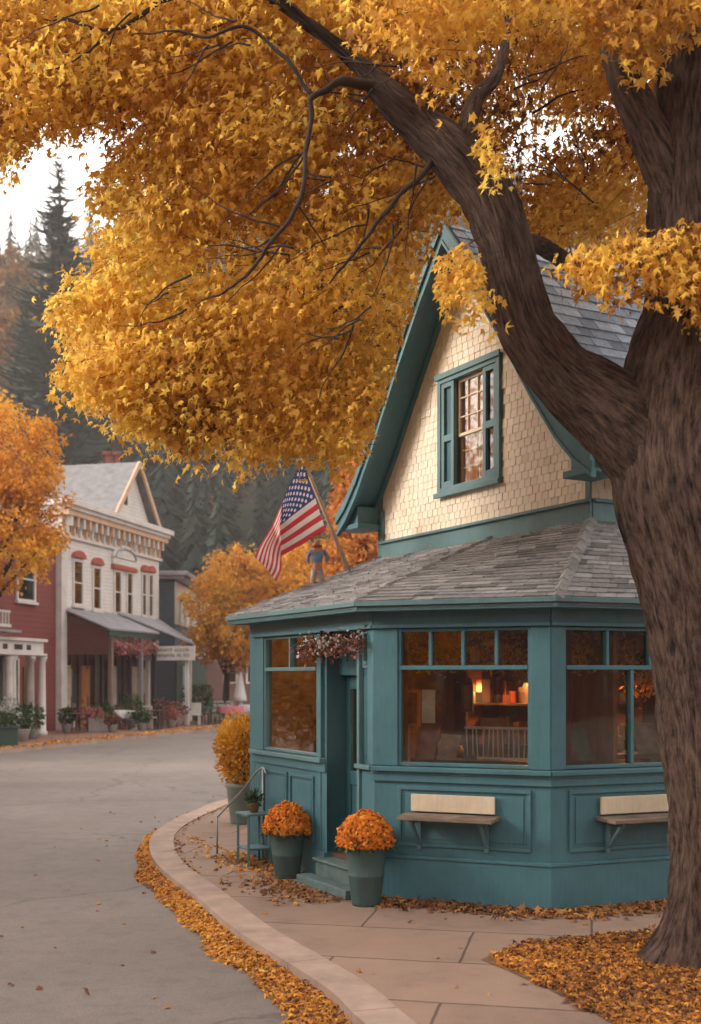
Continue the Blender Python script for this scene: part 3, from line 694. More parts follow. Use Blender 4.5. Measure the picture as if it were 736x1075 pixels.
def soffit(b):
    for A, B, a2, b2 in ((E1, E2, P1, P2), (E2, E3, P2, P3), (E0, E1, P0, P1)):
        b.hexa([z3(A,2.722), z3(B,2.722), z3(b2,2.722), z3(a2,2.722), z3(A,2.74), z3(B,2.74), z3(b2,2.74), z3(a2,2.74)])
part('soffit', teal, shop, soffit, 0)
# gable
MID = WG/2; prof = [(0,7.34),(.55,6.70),(1.1,5.98),(1.65,5.22),(2.05,4.72),(2.35,4.43),(2.60,4.26)]
def zr(u):
    u = abs(u)
    for (a, za), (c, zc) in zip(prof[:-1], prof[1:]):
        if u <= c: return za+(zc-za)*(u-a)/(c-a)
    return prof[-1][1]
gw0, gw1, gz0, gz1 = 1.50, 2.78, 4.30, 5.75
def gable(b):
    ts = sorted(set([0, gw0, gw1, WG, MID]+list(np.linspace(0, WG, 13))))
    for a, c in zip(ts[:-1], ts[1:]):
        za, zc = zr(a-MID)-.13, zr(c-MID)-.13
        def pan(z0a, z0c, z1a, z1c):
            b.hexa([FG.pt(a,-.14,z0a), FG.pt(c,-.14,z0c), FG.pt(c,0,z0c), FG.pt(a,0,z0a), FG.pt(a,-.14,z1a), FG.pt(c,-.14,z1c), FG.pt(c,0,z1c), FG.pt(a,0,z1a)])
        m = (a+c)/2
        if gw0 < m < gw1: pan(3.5,3.5,gz0,gz0); pan(gz1,gz1,za,zc)
        else: pan(3.5,3.5,za,zc)
part('gable_wall', tan, shop, gable, 0)
def ginside(p):
    q = p-Vector((Cc.x,Cc.y,0)); t = q.x*dl.x+q.y*dl.y
    if t < 0 or t > WG or p.z > zr(t-MID)-.12: return False
    return not (gw0-.02 < t < gw1+.02 and gz0-.02 < p.z < gz1+.02)
part('gable_shingles', shingle_cream, shop, lambda b: shingles(b, FG.pt(WG,.001,3.90), FG.pt(0,.001,3.90), FG.pt(0,.001,7.3), FG.pt(WG,.001,7.3), .088, .112, .011, ginside, .06, .009), 0)
def band(b):
    FG.bx(b, -.02, WG+.02, .0, .03, 3.66, 3.90); FG.bx(b, -.03, WG+.03, .031, .07, 3.86, 3.895)
part('skirt_board', teal_l, shop, band, .006)
def sidew(b): FS.bx(b, 0, 5, -.14, 0, 3.5, 4.30)
part('side_wall', tan, shop, sidew, 0)
part('side_shingles', shingle_cream, shop, lambda b: shingles(b, FS.pt(0.0,.001,3.90), FS.pt(5,.001,3.90), FS.pt(5,.001,4.3), FS.pt(0,.001,4.3), .088, .112, .011, None, .06, .009), 0)
part('skirt_board', teal_l, shop, lambda b: (FS.bx(b, .0, 5, .0, .03, 3.66, 3.90), FS.bx(b, 0, 5, .031, .07, 3.86, 3.895)), .006)
part('corner_board', teal_l, shop, lambda b: (FG.bx(b, -.03, .05, .012, .035, 3.90, 4.30), FG.bx(b, WG-.05, WG+.03, .012, .035, 3.9, 4.3)), .004)
# gable window
gwin = part('gable_window', teal_l, shop, lambda b: (FG.bx(b, gw0, gw0+.07, -.02, .05, gz0, gz1), FG.bx(b, gw1-.07, gw1, -.02, .05, gz0, gz1), FG.bx(b, gw0+.07, gw1-.07, -.02, .05, gz1-.10, gz1), FG.bx(b, gw0+.07, gw1-.07, -.02, .05, gz0, gz0+.09),
     FG.bx(b, gw0-.03, gw1+.03, .051, .075, gz1-.05, gz1+.02), FG.bx(b, gw0-.03, gw1+.03, .051, .09, gz0-.03, gz0+.03)), .006)
sw = .27
for a, c in ((gw0+.07, gw0+.07+sw), (gw1-.07-sw, gw1-.07)):
    s_ = part('shutter', teal_l, gwin, lambda b: (FG.bx(b, a, a+.06, -.02, .035, gz0+.09, gz1-.10), FG.bx(b, c-.06, c, -.02, .035, gz0+.09, gz1-.10), FG.bx(b, a+.06, c-.06, -.02, .034, gz0+.09, gz0+.16), FG.bx(b, a+.06, c-.06, -.02, .034, gz1-.16, gz1-.10), FG.bx(b, a+.06, c-.06, -.02, .034, 4.94, 5.02)), .004)
    part('shutter_panel', gl_far if a < 2 else teal_d, gwin, lambda b: FG.bx(b, a+.06, c-.06, -.015, .0, gz0+.16, gz1-.16), 0)
sa, sb_ = gw0+.07+sw, gw1-.07-sw
def sash(b):
    w = .035
    for z0, z1, o in ((gz0+.09, 5.0, -.06), (4.97, gz1-.10, -.03)):
        FG.bx(b, sa, sa+w, o-.03, o, z0, z1); FG.bx(b, sb_-w, sb_, o-.03, o, z0, z1); FG.bx(b, sa+w, sb_-w, o-.03, o, z0, z0+w); FG.bx(b, sa+w, sb_-w, o-.03, o, z1-w, z1)
        for k in (1, 2):
            t = sa+(sb_-sa)*k/3; FG.bx(b, t-.008, t+.008, o-.025, o-.003, z0+w, z1-w)
        for k in (1, 2):
            z = z0+(z1-z0)*k/3; FG.bx(b, sa+w, sb_-w, o-.022, o-.005, z-.007, z+.007)
part('sash', cream, gwin, sash, .002)
part('pane', gl2, gwin, lambda b: FG.bx(b, sa, sb_, -.052, -.048, gz0+.09, gz1-.1), 0)
def curt(b):
    for s0, s1 in ((sa-.05, sa+(sb_-sa)*.50), (sa+(sb_-sa)*.53, sb_+.05)):
        n = 26; vs = []
        for i in range(n+1):
            t = s0+(s1-s0)*i/n; o = -.12+.02*math.sin(i*1.7)+.008*math.sin(i*.9)
            vs += [FG.pt(t, o, gz0), FG.pt(t, o, gz1)]
        b.add(vs, [(2*i, 2*i+2, 2*i+3, 2*i+1) for i in range(n)])
part('curtain', curtain, gwin, curt, 0, True)
part('attic_back', darkin, gwin, lambda b: FG.bx(b, gw0-.1, gw1+.1, -.5, -.45, gz0-.2, gz1+.2), 0)
# upper roof
OV = .38
def slab(b, side, o0, o1, dz0, dz1, mi=0):
    for (u0, z0), (u1, z1) in zip(prof[:-1], prof[1:]):
        t0, t1 = MID+side*u0, MID+side*u1
        b.hexa([FG.pt(t0,o0,z0+dz0), FG.pt(t1,o0,z1+dz0), FG.pt(t1,o1,z1+dz0), FG.pt(t0,o1,z0+dz0), FG.pt(t0,o0,z0+dz1), FG.pt(t1,o0,z1+dz1), FG.pt(t1,o1,z1+dz1), FG.pt(t0,o1,z0+dz1)])
part('upper_roof', slate, shop, lambda b: (slab(b, 1, -5.2, OV-.01, -.06, .0), slab(b, -1, -5.2, OV-.01, -.06, .0)), 0)
def upsh(b):
    for side in (1, -1):
        for (u0, z0), (u1, z1) in zip(prof[:-1], prof[1:]):
            t0, t1 = MID+side*u0, MID+side*u1
            A, B, C_, D = FG.pt(t1,-5.2,z1+.003), FG.pt(t1,OV,z1+.003), FG.pt(t0,OV,z0+.003), FG.pt(t0,-5.2,z0+.003)
            shingles(b, A, B, C_, D, .155, .22, .017, None, .2)
part('upper_shingles', shingle_blue, shop, upsh, 0)
part('ridge_cap', shingle_blue, shop, lambda b: [b.extr([FG.pt(MID-.13, OV-.4*i, 7.20), FG.pt(MID, OV-.4*i, 7.372+.01*(i%2)), FG.pt(MID+.13, OV-.4*i, 7.20), FG.pt(MID, OV-.4*i, 7.345)], nl*-.42) for i in range(14)], 0)
for side in (1, -1):
    part('bargeboard', teal, shop, lambda b: (slab(b, side, OV, OV+.045, -.26, -.004), slab(b, side, OV+.046, OV+.075, -.10, .016), slab(b, side, OV+.046, OV+.06, -.26, -.215)), 0)
    part('gable_soffit', teal, shop, lambda b: (slab(b, side, .012, OV-.001, -.105, -.07), slab(b, side, .012, .06, -.20, -.106), slab(b, side, OV-.07, OV-.003, -.16, -.106)), 0)
    t_e = MID+side*2.60
    part('eave_return', teal, shop, lambda b: (FG.bx(b, min(t_e, t_e-side*.50), max(t_e, t_e-side*.50), .0, OV, 4.06, 4.13), FG.bx(b, min(t_e,t_e-side*.06), max(t_e,t_e-side*.06), .0, OV, 4.131, 4.20), FG.bx(b, min(t_e-side*.02,t_e-side*.42), max(t_e-side*.02,t_e-side*.42), .02, OV-.04, 4.131, 4.36)), .01)
    part('eave_fascia', teal, shop, lambda b: FG.bx(b, min(t_e,t_e+side*.03), max(t_e,t_e+side*.03), -5.2, OV, 4.10, 4.25), .005)

# ---- wall benches
def bench(fr, t0, t1, label):
    zb = .80; t = thing('wall_bench', fr.pt((t0+t1)/2, .15, 0), label, 'bench', 'wall benches under the shop windows')
    part('seat', wood, t, lambda b: (fr.bx(b, t0-.05, t1+.05, .03, .19, zb, zb+.035), fr.bx(b, t0-.045, t1+.04, .195, .33, zb-.004, zb+.03)), .006)
    part('backrest', cream, t, lambda b: fr.bx(b, t0, t1, .024, .05, zb+.05, zb+.21), .006)
    for k in (t0+.08, t1-.08):
        part('bracket', teal_l, t, lambda b: (fr.bx(b, k-.02, k+.02, .022, .05, zb-.30, zb-.002), fr.bx(b, k-.018, k+.018, .051, .28, zb-.04, zb-.006), b.bar(fr.pt(k,.05,zb-.25), fr.pt(k,.24,zb-.04), .03, .03)), .004)
bench(FF_, FF_.t(521), FF_.t(433), 'wooden wall bench with cream backrest below the left front window')
bench(FR, FR.t(628), FR.t(628)+.95, 'wooden wall bench with cream backrest half hidden by the maple trunk')

# ---- pots of mums
def florets(name, c, rx, rz, n, size, m, parent, up=True, tpl=(STAR_V, STAR_F)):
    d = rdir(n, .35 if up else 0); 
    if up: d[:,2] = np.abs(d[:,2])*1.0-.12
    d = unit(d); q = np.array(c)+d*np.array((rx,rx,rz))*RNG.uniform(.86,1.05,(n,1))*(1+.10*snoise(d, 4.2, n)+.05*snoise(d, 12, n+1))[:,None]
    nrm = unit(d+.35*RNG.normal(size=(n,3))); tip = np.cross(nrm, rdir(n))
    rn = np.clip(.55+.25*snoise(q, 22, 3)+.2*RNG.normal(size=n), 0, 1)
    return leaves(name, q, tip, nrm, size*RNG.uniform(.7,1.25,n), m, parent, tpl, rn)
potm = paint('pot_glaze', (.05,.092,.092), (.2,.24,.22), .08)
def mumpot(c, r, h, dome, label):
    t = thing('flower_pot', c, label, 'flower pot', 'teal pots of orange mums beside the shop door')
    def w(b):
        b.lathe([(r*.62,0),(r*.66,.02),(r*.80,h*.45),(r*.83,h*.47),(r*.83,h*.50),(r*.81,h*.52),(r*.93,h*.9),(r*1.0,h*.93),(r*1.0,h*.985),(r*.97,h),(r*.88,h),(r*.86,h*.9),(.01,h*.9)], c, 40)
    part('pot', potm, t, w, 0, True)
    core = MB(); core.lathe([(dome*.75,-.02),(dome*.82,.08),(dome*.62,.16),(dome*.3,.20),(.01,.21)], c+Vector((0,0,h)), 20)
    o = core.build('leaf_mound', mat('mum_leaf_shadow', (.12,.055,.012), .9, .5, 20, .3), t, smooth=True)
    florets('flowers', c+Vector((0,0,h)), dome, .27, 2100, .045, mum, t)
    n = 260; a_ = RNG.random(n)*6.283; rr_ = dome*RNG.uniform(.55,1.04,n); q = np.stack([c.x+rr_*np.cos(a_), c.y+rr_*np.sin(a_), h+RNG.uniform(-.05,.06,n)],1); d_ = np.stack([np.cos(a_),np.sin(a_),-.5+0*a_],1)
    leaves('leaf_sprigs', q, d_+rdir(n)*.6, rdir(n)+np.array((0,0,1)), RNG.uniform(.03,.06,n), leaf_green, t, (LEAF_V, LEAF_F))
    return t
mumpot(Vector((.145,10.56,0)), .205, .58, .255, 'tall teal pot of orange mums right of the door step')
mumpot(Vector((-.665,12.02,0)), .20, .50, .245, 'teal pot of orange mums left of the door step')
# yellow planter at the shop's end
gp = G(255,864); t = thing('planter', gp, 'grey green planter with a tall yellow bush at the shop\'s far end', 'planter')
part('pot', mat('grey_green_glaze', (.16,.20,.185), .6, .2, 4, .2), t, lambda b: b.lathe([(.17,0),(.18,.02),(.235,.5),(.26,.53),(.26,.58),(.23,.58),(.22,.5),(.01,.5)], gp, 32), 0, True)
part('stems', barkf, t, lambda b: [b.tube([gp+Vector((0,0,.5)), gp+Vector((random.uniform(-.15,.15),random.uniform(-.15,.15),.9)), gp+Vector((random.uniform(-.3,.3),random.uniform(-.2,.2),1.35))], .008, 5) for _ in range(14)], 0)
n = 3600; d = rdir(n); c = np.array(gp)+np.array((-.02,0,1.02)); sc_ = np.array((.36,.36,.52)); q = c+d*sc_*RNG.random((n,1))**.33*(1+.12*snoise(d,4,5))[:,None]
leaves('foliage', q, d+rdir(n)*.8+np.array((0,0,.4)), rdir(n), RNG.uniform(.05,.10,n), mum_y, t, (LEAF_V, LEAF_F), np.clip(.55+.3*snoise(q,9,8)+.2*RNG.normal(size=n),0,1))
# plant stand
sp = G(270,893); sp = Vector((-1.08,12.72,0)); t = thing('plant_stand', sp, 'narrow pale teal plant stand against the shop wall corner', 'plant stand')
part('top', teal_l, t, lambda b: FL.bx(b, FL.t(276,.2)+.02, FL.t(276,.2)+.36, .06, .38, .56, .585), .004)
t0_ = FL.t(276,.2)+.02
for a, o in ((t0_+.03,.09),(t0_+.33,.09),(t0_+.03,.35),(t0_+.33,.35)):
    part('leg', teal_l, t, lambda b: b.bar(FL.pt(a,o,0), FL.pt(a,o,.56), .028), .003)
part('shelf', teal_l, t, lambda b: FL.bx(b, t0_+.02, t0_+.34, .08, .36, .18, .20), .003)
pc = FL.pt(t0_+.18,.22,.586); t = thing('small_plant', pc, 'small green plant in a clay pot on the plant stand', 'plant')
part('pot', mat('clay', (.25,.11,.06), .8, .2, 5, .1), t, lambda b: b.lathe([(.045,0),(.06,.09),(.066,.10),(.05,.10)], pc, 20), 0, True)
n = 320; d = rdir(n,.4); leaves('foliage', np.array(pc)+np.array((0,0,.14))+d*.10*RNG.random((n,1)), d+np.array((0,0,.3)), rdir(n), RNG.uniform(.03,.06,n), leaf_green, t, (LEAF_V, LEAF_F))
# handrail
hr = [P(228,858,13.6), P(243,842,13.5), P(256,828,13.35), P(268,812,13.2), P(276,806,13.0), P(279,812,12.9)]
t = thing('handrail', (hr[0].x, hr[0].y, 0), 'thin curved metal handrail near the plant stand', 'handrail')
part('rail', metal, t, lambda b: b.tube(catm(hr,5), .011, 8), 0, True)
part('post', metal, t, lambda b: b.tube([(hr[0].x,hr[0].y,0), hr[0]], .012, 8), 0, True)
part('post', metal, t, lambda b: b.tube([(hr[4].x,hr[4].y,0), hr[4]], .012, 8), 0, True)

# ---- dried flower swag over the door
swc = [FL.pt(FL.t(x,.10), .10, z) for x, z in ((318,2.40),(330,2.44),(345,2.46),(360,2.44),(378,2.47))]
t = thing('flower_swag', swc[2], 'swag of dried pink and brown flowers over the shop door', 'garland')
part('stem', barkf, t, lambda b: b.tube(swc, .02, 6), 0)
pts = catm(swc, 40); pts = np.array([tuple(p) for p in pts]); n = 900; q = pts[RNG.integers(0,len(pts),n)]+RNG.normal(size=(n,3))*np.array((.05,.05,.055)); q[:,2] -= RNG.random(n)**2*.10
leaves('flowers', q, rdir(n,-.5), rdir(n)+np.array((-.6,-.6,0)), RNG.uniform(.03,.065,n), dried, t, (LEAF_V, LEAF_F))
n = 70; q = pts[RNG.integers(0,len(pts),n)]+RNG.normal(size=(n,3))*np.array((.05,.05,.06))+np.array((-.05,-.05,0))
leaves('blossoms', q, rdir(n), rdir(n)+np.array((-1,-1,0)), RNG.uniform(.03,.05,n), whitefl, t, (STAR_V, STAR_F), RNG.uniform(.2,.8,n))

# ---- shop interior things
def pic(fr, t0, t1, o, z0, z1, m, fm, label, name='framed_picture', cat='picture', arch=False):
    t = thing(name, fr.pt((t0+t1)/2, o, z0), label, cat)
    part('picture_frame', fm, t, lambda b: (fr.bx(b, t0, t0+.03, o-.02, o+.01, z0, z1), fr.bx(b, t1-.03, t1, o-.02, o+.01, z0, z1), fr.bx(b, t0+.03, t1-.03, o-.02, o+.01, z1-.03, z1), fr.bx(b, t0+.03, t1-.03, o-.02, o+.01, z0, z0+.03)), .003)
    part('picture_panel', m, t, lambda b: fr.bx(b, t0+.03, t1-.03, o-.018, o-.008, z0+.03, z1-.03), 0)
orange = mat('orange_panel', (.50,.17,.06), .6, .25, 6, 0)
pic(FF_, FF_.t(441,-.35), FF_.t(423,-.35), -.35, 1.62, 1.98, mat('rust_panel',(.22,.06,.03),.7,.4,6,0), orange, 'orange framed picture hanging at the left of the front shop window')
tt = tag(part('paper_notice', paper, None, lambda b: FF_.bx(b, FF_.t(457,-.3), FF_.t(443,-.3), -.30, -.296, 1.66, 1.98), 0), 'pale paper notice hanging beside the orange framed picture', 'notice')
def table(c, rz, w, d, h, label, m=dwood):
    c = Vector((c[0],c[1],.30)); t = thing('display_table', c, label, 'table', 'display tables inside the shop'); M = Matrix.Rotation(rz,3,'Z')
    part('tabletop', m, t, lambda b: b.box(c+Vector((0,0,h-.02)), (w,d,.04), rz), .004)
    for i in (-1,1):
        for j in (-1,1):
            part('leg', m, t, lambda b: b.box(c+M@Vector((i*(w/2-.05), j*(d/2-.05), (h-.04)/2)), (.05,.05,h-.04), rz), .003)
    return t
ang_f = math.atan2(df.y, df.x); ang_r = math.atan2(dr.y, dr.x); ang_l = math.atan2(dl.y, dl.x)
q = FF_.pt(.85,-.75,0); table((q.x,q.y), ang_f, 1.3, .5, 1.0, 'long dark display table behind the front shop window')
q = FR.pt(1.05,-.75,0); table((q.x,q.y), ang_r, 1.5, .5, 1.05, 'dark display table behind the right shop window')
q = FL.pt(1.9,-.75,0); table((q.x,q.y), ang_l, 1.1, .5, 1.0, 'dark display table behind the left wing window', wood)
def rack(b):
    zt = 1.62
    FF_.bx(b, .18, .92, -.42, -.40, zt-.015, zt+.01); FF_.bx(b, .18, .92, -.42, -.40, 1.32, 1.34)
    for i in range(15):
        t = .19+.05*i; b.bar(FF_.pt(t,-.41,1.33), FF_.pt(t+random.uniform(-.02,.02),-.41,zt), .02, .012)
t = thing('white_rack', FF_.pt(.5,-.41,1.3), 'white slatted rack standing low in the front shop window', 'rack')
part('slats', white, t, rack, .002)
for i, (a, w_, h_, c, lab) in enumerate([(.62,.11,.30,(.12,.17,.12),'green board leaning in the right shop window'),(.42,.12,.27,(.20,.09,.05),'brown board leaning left of the green board'),(.30,.10,.22,(.30,.17,.10),'tan board leaning at the left of the right shop window')]):
    def w(b):
        lean = .12
        b.hexa([FR.pt(a,-.50,1.30), FR.pt(a+w_*2,-.50,1.30), FR.pt(a+w_*2,-.48,1.30), FR.pt(a,-.48,1.30), FR.pt(a-.06,-.50-lean,1.30+h_), FR.pt(a+w_*2-.08,-.50-lean,1.30+h_), FR.pt(a+w_*2-.08,-.48-lean,1.30+h_), FR.pt(a-.06,-.48-lean,1.30+h_)])
    tag(part('leaning_board', mat('board_paint', c, .7, .3, 6, .1), None, w, .004), lab, 'board')
jarcols = [(.30,.12,.04),(.32,.22,.14),(.12,.14,.15),(.22,.05,.03),(.30,.26,.20),(.08,.11,.13),(.32,.17,.05)]
for i, (fr_, a, w_, h_, c, o2, lab) in enumerate([(FF_,1.22,.10,.34,(.28,.10,.05),-.40,'rust red board leaning in the front window under the paper notice'),(FF_,1.02,.09,.24,(.30,.24,.17),-.42,'pale tan card leaning in the middle of the front window'),(FF_,.80,.07,.30,(.07,.06,.05),-.40,'dark narrow board leaning in the middle of the front window'),(FF_,.60,.10,.40,(.20,.09,.04),-.60,'tall brown board behind the white rack in the front window'),(FR,1.35,.13,.34,(.16,.13,.10),-.55,'grey brown board leaning beside the trunk in the right window'),(FL,1.5,.12,.26,(.34,.25,.17),-.45,'pale card leaning in the wing window'),(FL,2.05,.14,.2,(.12,.07,.05),-.45,'dark card leaning in the wing window')]):
    tag(part('leaning_board', mat('card_paint', c, .7, .4, 9, .1), None, lambda b: b.hexa([fr_.pt(a,o2,1.30), fr_.pt(a+w_*2,o2,1.30), fr_.pt(a+w_*2,o2+.02,1.30), fr_.pt(a,o2+.02,1.30), fr_.pt(a-.03,o2-.12,1.30+h_), fr_.pt(a+w_*2-.02,o2-.12,1.30+h_), fr_.pt(a+w_*2-.02,o2-.10,1.30+h_), fr_.pt(a-.03,o2-.10,1.30+h_)]), .004), lab, 'board')
pic(FF_, .98, 1.10, -.9, 1.75, 2.05, mat('rust_print',(.26,.10,.05),.7,.5,14,0), dwood, 'small rusty print hanging in the middle of the front shop window')
pic(FR, .42, .66, -.9, 1.72, 2.02, mat('ochre_print',(.34,.20,.07),.7,.5,14,0), orange, 'ochre print hanging inside the right shop window')
jar_m = [mat('jar_glaze', c, .35, .2, 8, 0) for c in jarcols]
pos_words = ['leftmost','second','third','fourth','fifth','sixth','seventh','eighth']
def jars(fr, ts, o, z, where, grp):
    for i, t_ in enumerate(ts):
        p = fr.pt(t_, o+random.uniform(-.08,.08), z); r_ = random.uniform(.035,.07); h_ = random.uniform(.10,.24); k = random.randrange(7)
        b = MB(); b.lathe([(r_*.7,0),(r_,h_*.15),(r_*random.uniform(.8,1.1),h_*.6),(r_*.45,h_*.82),(r_*.5,h_),(r_*.3,h_)], p, 18)
        tag(b.build('vase', jar_m[k], None, smooth=True), f'{pos_words[i]} vase from the left on the {where}', 'vase', grp)
jars(FF_, [1.40,1.25,1.10,.95,.70,.5], -.75, 1.305, 'table behind the front shop window', 'vases in the front window')
jars(FR, [.45,.7,.9,1.1,1.3,1.5], -.75, 1.355, 'table behind the right shop window', 'vases in the right window')
jars(FL, [2.3,2.1,1.9,1.7,1.5], -.7, 1.305, 'table behind the wing window', 'vases in the wing window')
# shelving on the partition
def shelf(t0, t1, lab, FP=FP):
    t = thing('shelf_unit', FP.pt((t0+t1)/2,.15,.3), lab, 'shelf', 'shelf units on the inner wall of the shop')
    part('carcass', dwood, t, lambda b: (FP.bx(b, t0, t0+.03, .004, .28, .30, 2.35), FP.bx(b, t1-.03, t1, .004, .28, .30, 2.35)), .003)
    for k in range(5):
        s = part('shelf', dwood, t, lambda b: FP.bx(b, t0+.03, t1-.03, .006, .27, .55+.42*k, .575+.42*k), .002)
        def goods(b):
            x = t0+.06
            while x < t1-.12:
                w_ = random.uniform(.03,.12); h_ = random.uniform(.08,.30)
                FP.bx(b, x, x+w_, .05, random.uniform(.12,.24), .576+.42*k, .576+.42*k+h_, random.randrange(6)); x += w_+random.uniform(.005,.04)
        b = MB(); goods(b); b.build('stock', [jar_m[0], jar_m[1], jar_m[2], jar_m[3], jar_m[4], jar_m[6]], s)
for a, lab in ((-.6,'stocked shelf unit seen through the front shop window'),(.75,'stocked shelf unit seen through the door glass'),(2.0,'stocked shelf unit seen through the wing window')): shelf(a, a+1.15, lab)
FQ = Frame(FR.pt(0,-1.898,0), dr, nr)
shelf(.0, 1.0, 'stocked shelf unit seen through the left half of the right shop window', FQ); shelf(1.25, 2.2, 'stocked shelf unit seen through the right window beside the trunk', FQ)
pic(Frame(FL.pt(2.598,0,0), -nl, -dl), .5, .95, .03, 1.35, 2.05, paper, orange, 'pale print in an orange frame on the end wall behind the wing window')
pic(Frame(FL.pt(2.598,0,0), -nl, -dl), 1.0, 1.45, .03, 1.1, 2.1, orange, dwood, 'large orange picture on the end wall behind the shop door')
for k_, (fr_, a_, o_2, z_, lab_) in enumerate([(FF_,1.2,-.55,2.33,'dried orange wreath hanging behind the left front transom'),(FF_,.55,-.5,2.36,'dried orange bunch hanging behind the right front transom'),(FR,.5,-.5,2.36,'dried orange bunch behind the left transom of the right window'),(FR,.95,-.5,2.34,'dried orange bunch behind the middle transom of the right window'),(FR,1.5,-.6,2.1,'long dried orange bunch hanging in the right window by the trunk')]):
    p = fr_.pt(a_, o_2, z_); t = thing('dried_bunch', p, lab_, 'dried flowers', 'dried bunches hanging inside the windows')
    part('string', barkf, t, lambda b: b.tube([p, z3(p,2.70)], .004, 5), 0)
    n = 420; q = np.array(p)+RNG.normal(size=(n,3))*np.array((.13,.09,.10)); leaves('leaves', q, rdir(n,-.5), rdir(n), RNG.uniform(.04,.08,n), leaf_or, t, (LEAF_V, LEAF_F))
# hanging flower ball and lamps
fb = FF_.pt(FF_.t(469,-.30),-.30,0); fb = Vector((fb.x, fb.y, H+(711-672)*fb.y/F))
t = thing('hanging_flowers', fb, 'round bunch of orange flowers hanging in the front transom', 'flowers')
part('string', barkf, t, lambda b: b.tube([fb, z3(fb,2.70)], .004, 5), 0)
florets('blossoms', fb, .095, .085, 420, .05, mum, t, False)
lampm = emit('warm_lamp_glow', (1,.42,.12), 260); lampspot = [(FF_,.55,-1.25,2.30,'right'),(FF_,1.25,-1.5,2.25,'left')]
for (fr, a, o, z, w_), lab in zip([(FF_,.45,-1.2,2.06,0),(FF_,1.2,-1.35,2.06,0),(FR,.6,-1.0,2.06,0),(FR,1.35,-1.1,2.06,0),(FL,1.9,-1.1,2.06,0),(FL,.85,-1.1,2.0,0),(FL,2.1,-1.5,2.1,0)],  # last two lamps are added to brighten the door glass and end wall
     ['glowing pendant lamp right of centre inside the front window','glowing pendant lamp left of centre inside the front window','glowing pendant lamp near the front corner inside the right window','glowing pendant lamp nearest the trunk inside the right window','glowing pendant lamp inside the wing window','glowing pendant lamp just inside the shop door','glowing pendant lamp at the back by the end wall']):
    p = fr.pt(a, o, z); t = thing('pendant_lamp', p, lab, 'lamp', 'pendant lamps inside the shop')
    part('cord', black, t, lambda b: b.tube([p+Vector((0,0,.06)), z3(p,2.70)], .004, 5), 0)
    part('lamp_shade', brass, t, lambda b: b.lathe([(.09,-.02),(.075,.02),(.03,.07),(.012,.09)], p, 20, cap=False), 0, True)
    part('bulb', lampm, t, lambda b: b.lathe([(.005,-.03),(.035,-.012),(.042,.005),(.02,.03),(.01,.04)], p, 12), 0, True)
def drape(fr, t0, t1, o, z0, z1, m, label):
    b = MB(); n = 40; vs = []
    for i in range(n+1):
        t = t0+(t1-t0)*i/n; oo = o+.03*math.sin(i*1.3)+.01*math.sin(i*3.1); vs += [fr.pt(t,oo,z0), fr.pt(t,oo,z1)]
    b.add(vs, [(2*i,2*i+2,2*i+3,2*i+1) for i in range(n)])
    tag(b.build('curtain', m, None, smooth=True), label, 'curtain')
rust = mat('rust_cloth', (.20,.065,.035), .9, .35, 6, .2, stretch=(4,4,.6))
drape(FF_, FF_.t(428,-.16), FF_.t(418,-.16)-.0, -.17, 1.30, 2.64, rust, 'rust curtain at the left edge of the front shop window')
drape(FR, .14, .34, -.2, 1.3, 2.64, rust, 'rust curtain at the left edge of the right shop window')
drape(FL, 2.30, 2.62, -.2, 2.20, 2.64, curtain, 'short pink curtain in the wing transom')

# ---- flag
fbse = P(367.5,600,14.72); fbse.z -= .02; ftop = P(315,475,14.0)
t = thing('flag', fbse, 'stars and stripes flag drooping from a slanted pole on the shop roof', 'flag')
part('pole', mat('pole_wood', (.50,.36,.27), .6, .15, 5, .1), t, lambda b: b.tube([fbse, ftop], [.028,.022], 12), 0, True)
part('finial', brass, t, lambda b: b.lathe([(.01,-.04),(.035,-.01),(.035,.02),(.01,.05)], ftop, 14), 0, True)
part('bracket', metal, t, lambda b: b.lathe([(.06,-.04),(.06,.01),(.045,.02),(.04,.10)], fbse, 14), 0)
cols = [(0.0, [(318,483),(331,523),(342,557)]), (.22, [(304,508),(312,538),(320,570)]), (.42, [(296,530),(293,552),(296,583)]), (.62, [(286,549),(288,568),(296,590)]), (1.0, [(268,584),(279,597),(291,611)])]
def colpt(c, v):
    a, b_, d = [Vector((p[0], p[1], 0)) for p in c]
    return a.lerp(b_, v/.54) if v < .54 else b_.lerp(d, (v-.54)/.46)
def flagpt(u, v):
    for (u0, c0), (u1, c1) in zip(cols[:-1], cols[1:]):
        if u <= u1+1e-9:
            k = (u-u0)/(u1-u0); p = colpt(c0, v).lerp(colpt(c1, v), k); break
    Yp = 14.05+.65*v*(1-u)*.45; dY = -.10*math.sin(u*9+v*2.2)*min(1,u*5)-.07*math.sin(u*17+v*3)*u - .25*u
    if u > .42: dY += .35*math.sin((u-.42)*5.4)
    wob = 1.2*math.sin(u*12+v*5)*u
    return P(p.x+wob, p.y+.8*math.sin(u*14+v*3)*u, Yp+dY)
NU, NV = 220, 130; Vf = [tuple(flagpt(i/NU, j/NV)) for j in range(NV+1) for i in range(NU+1)]
stars = []
for r_ in range(9):
    for c_ in range(6 if r_ % 2 == 0 else 5): stars.append((.4*((c_*2+1+(r_ % 2))/12), (7/13)*((r_+1)/10)))
Ff = []; mi = []
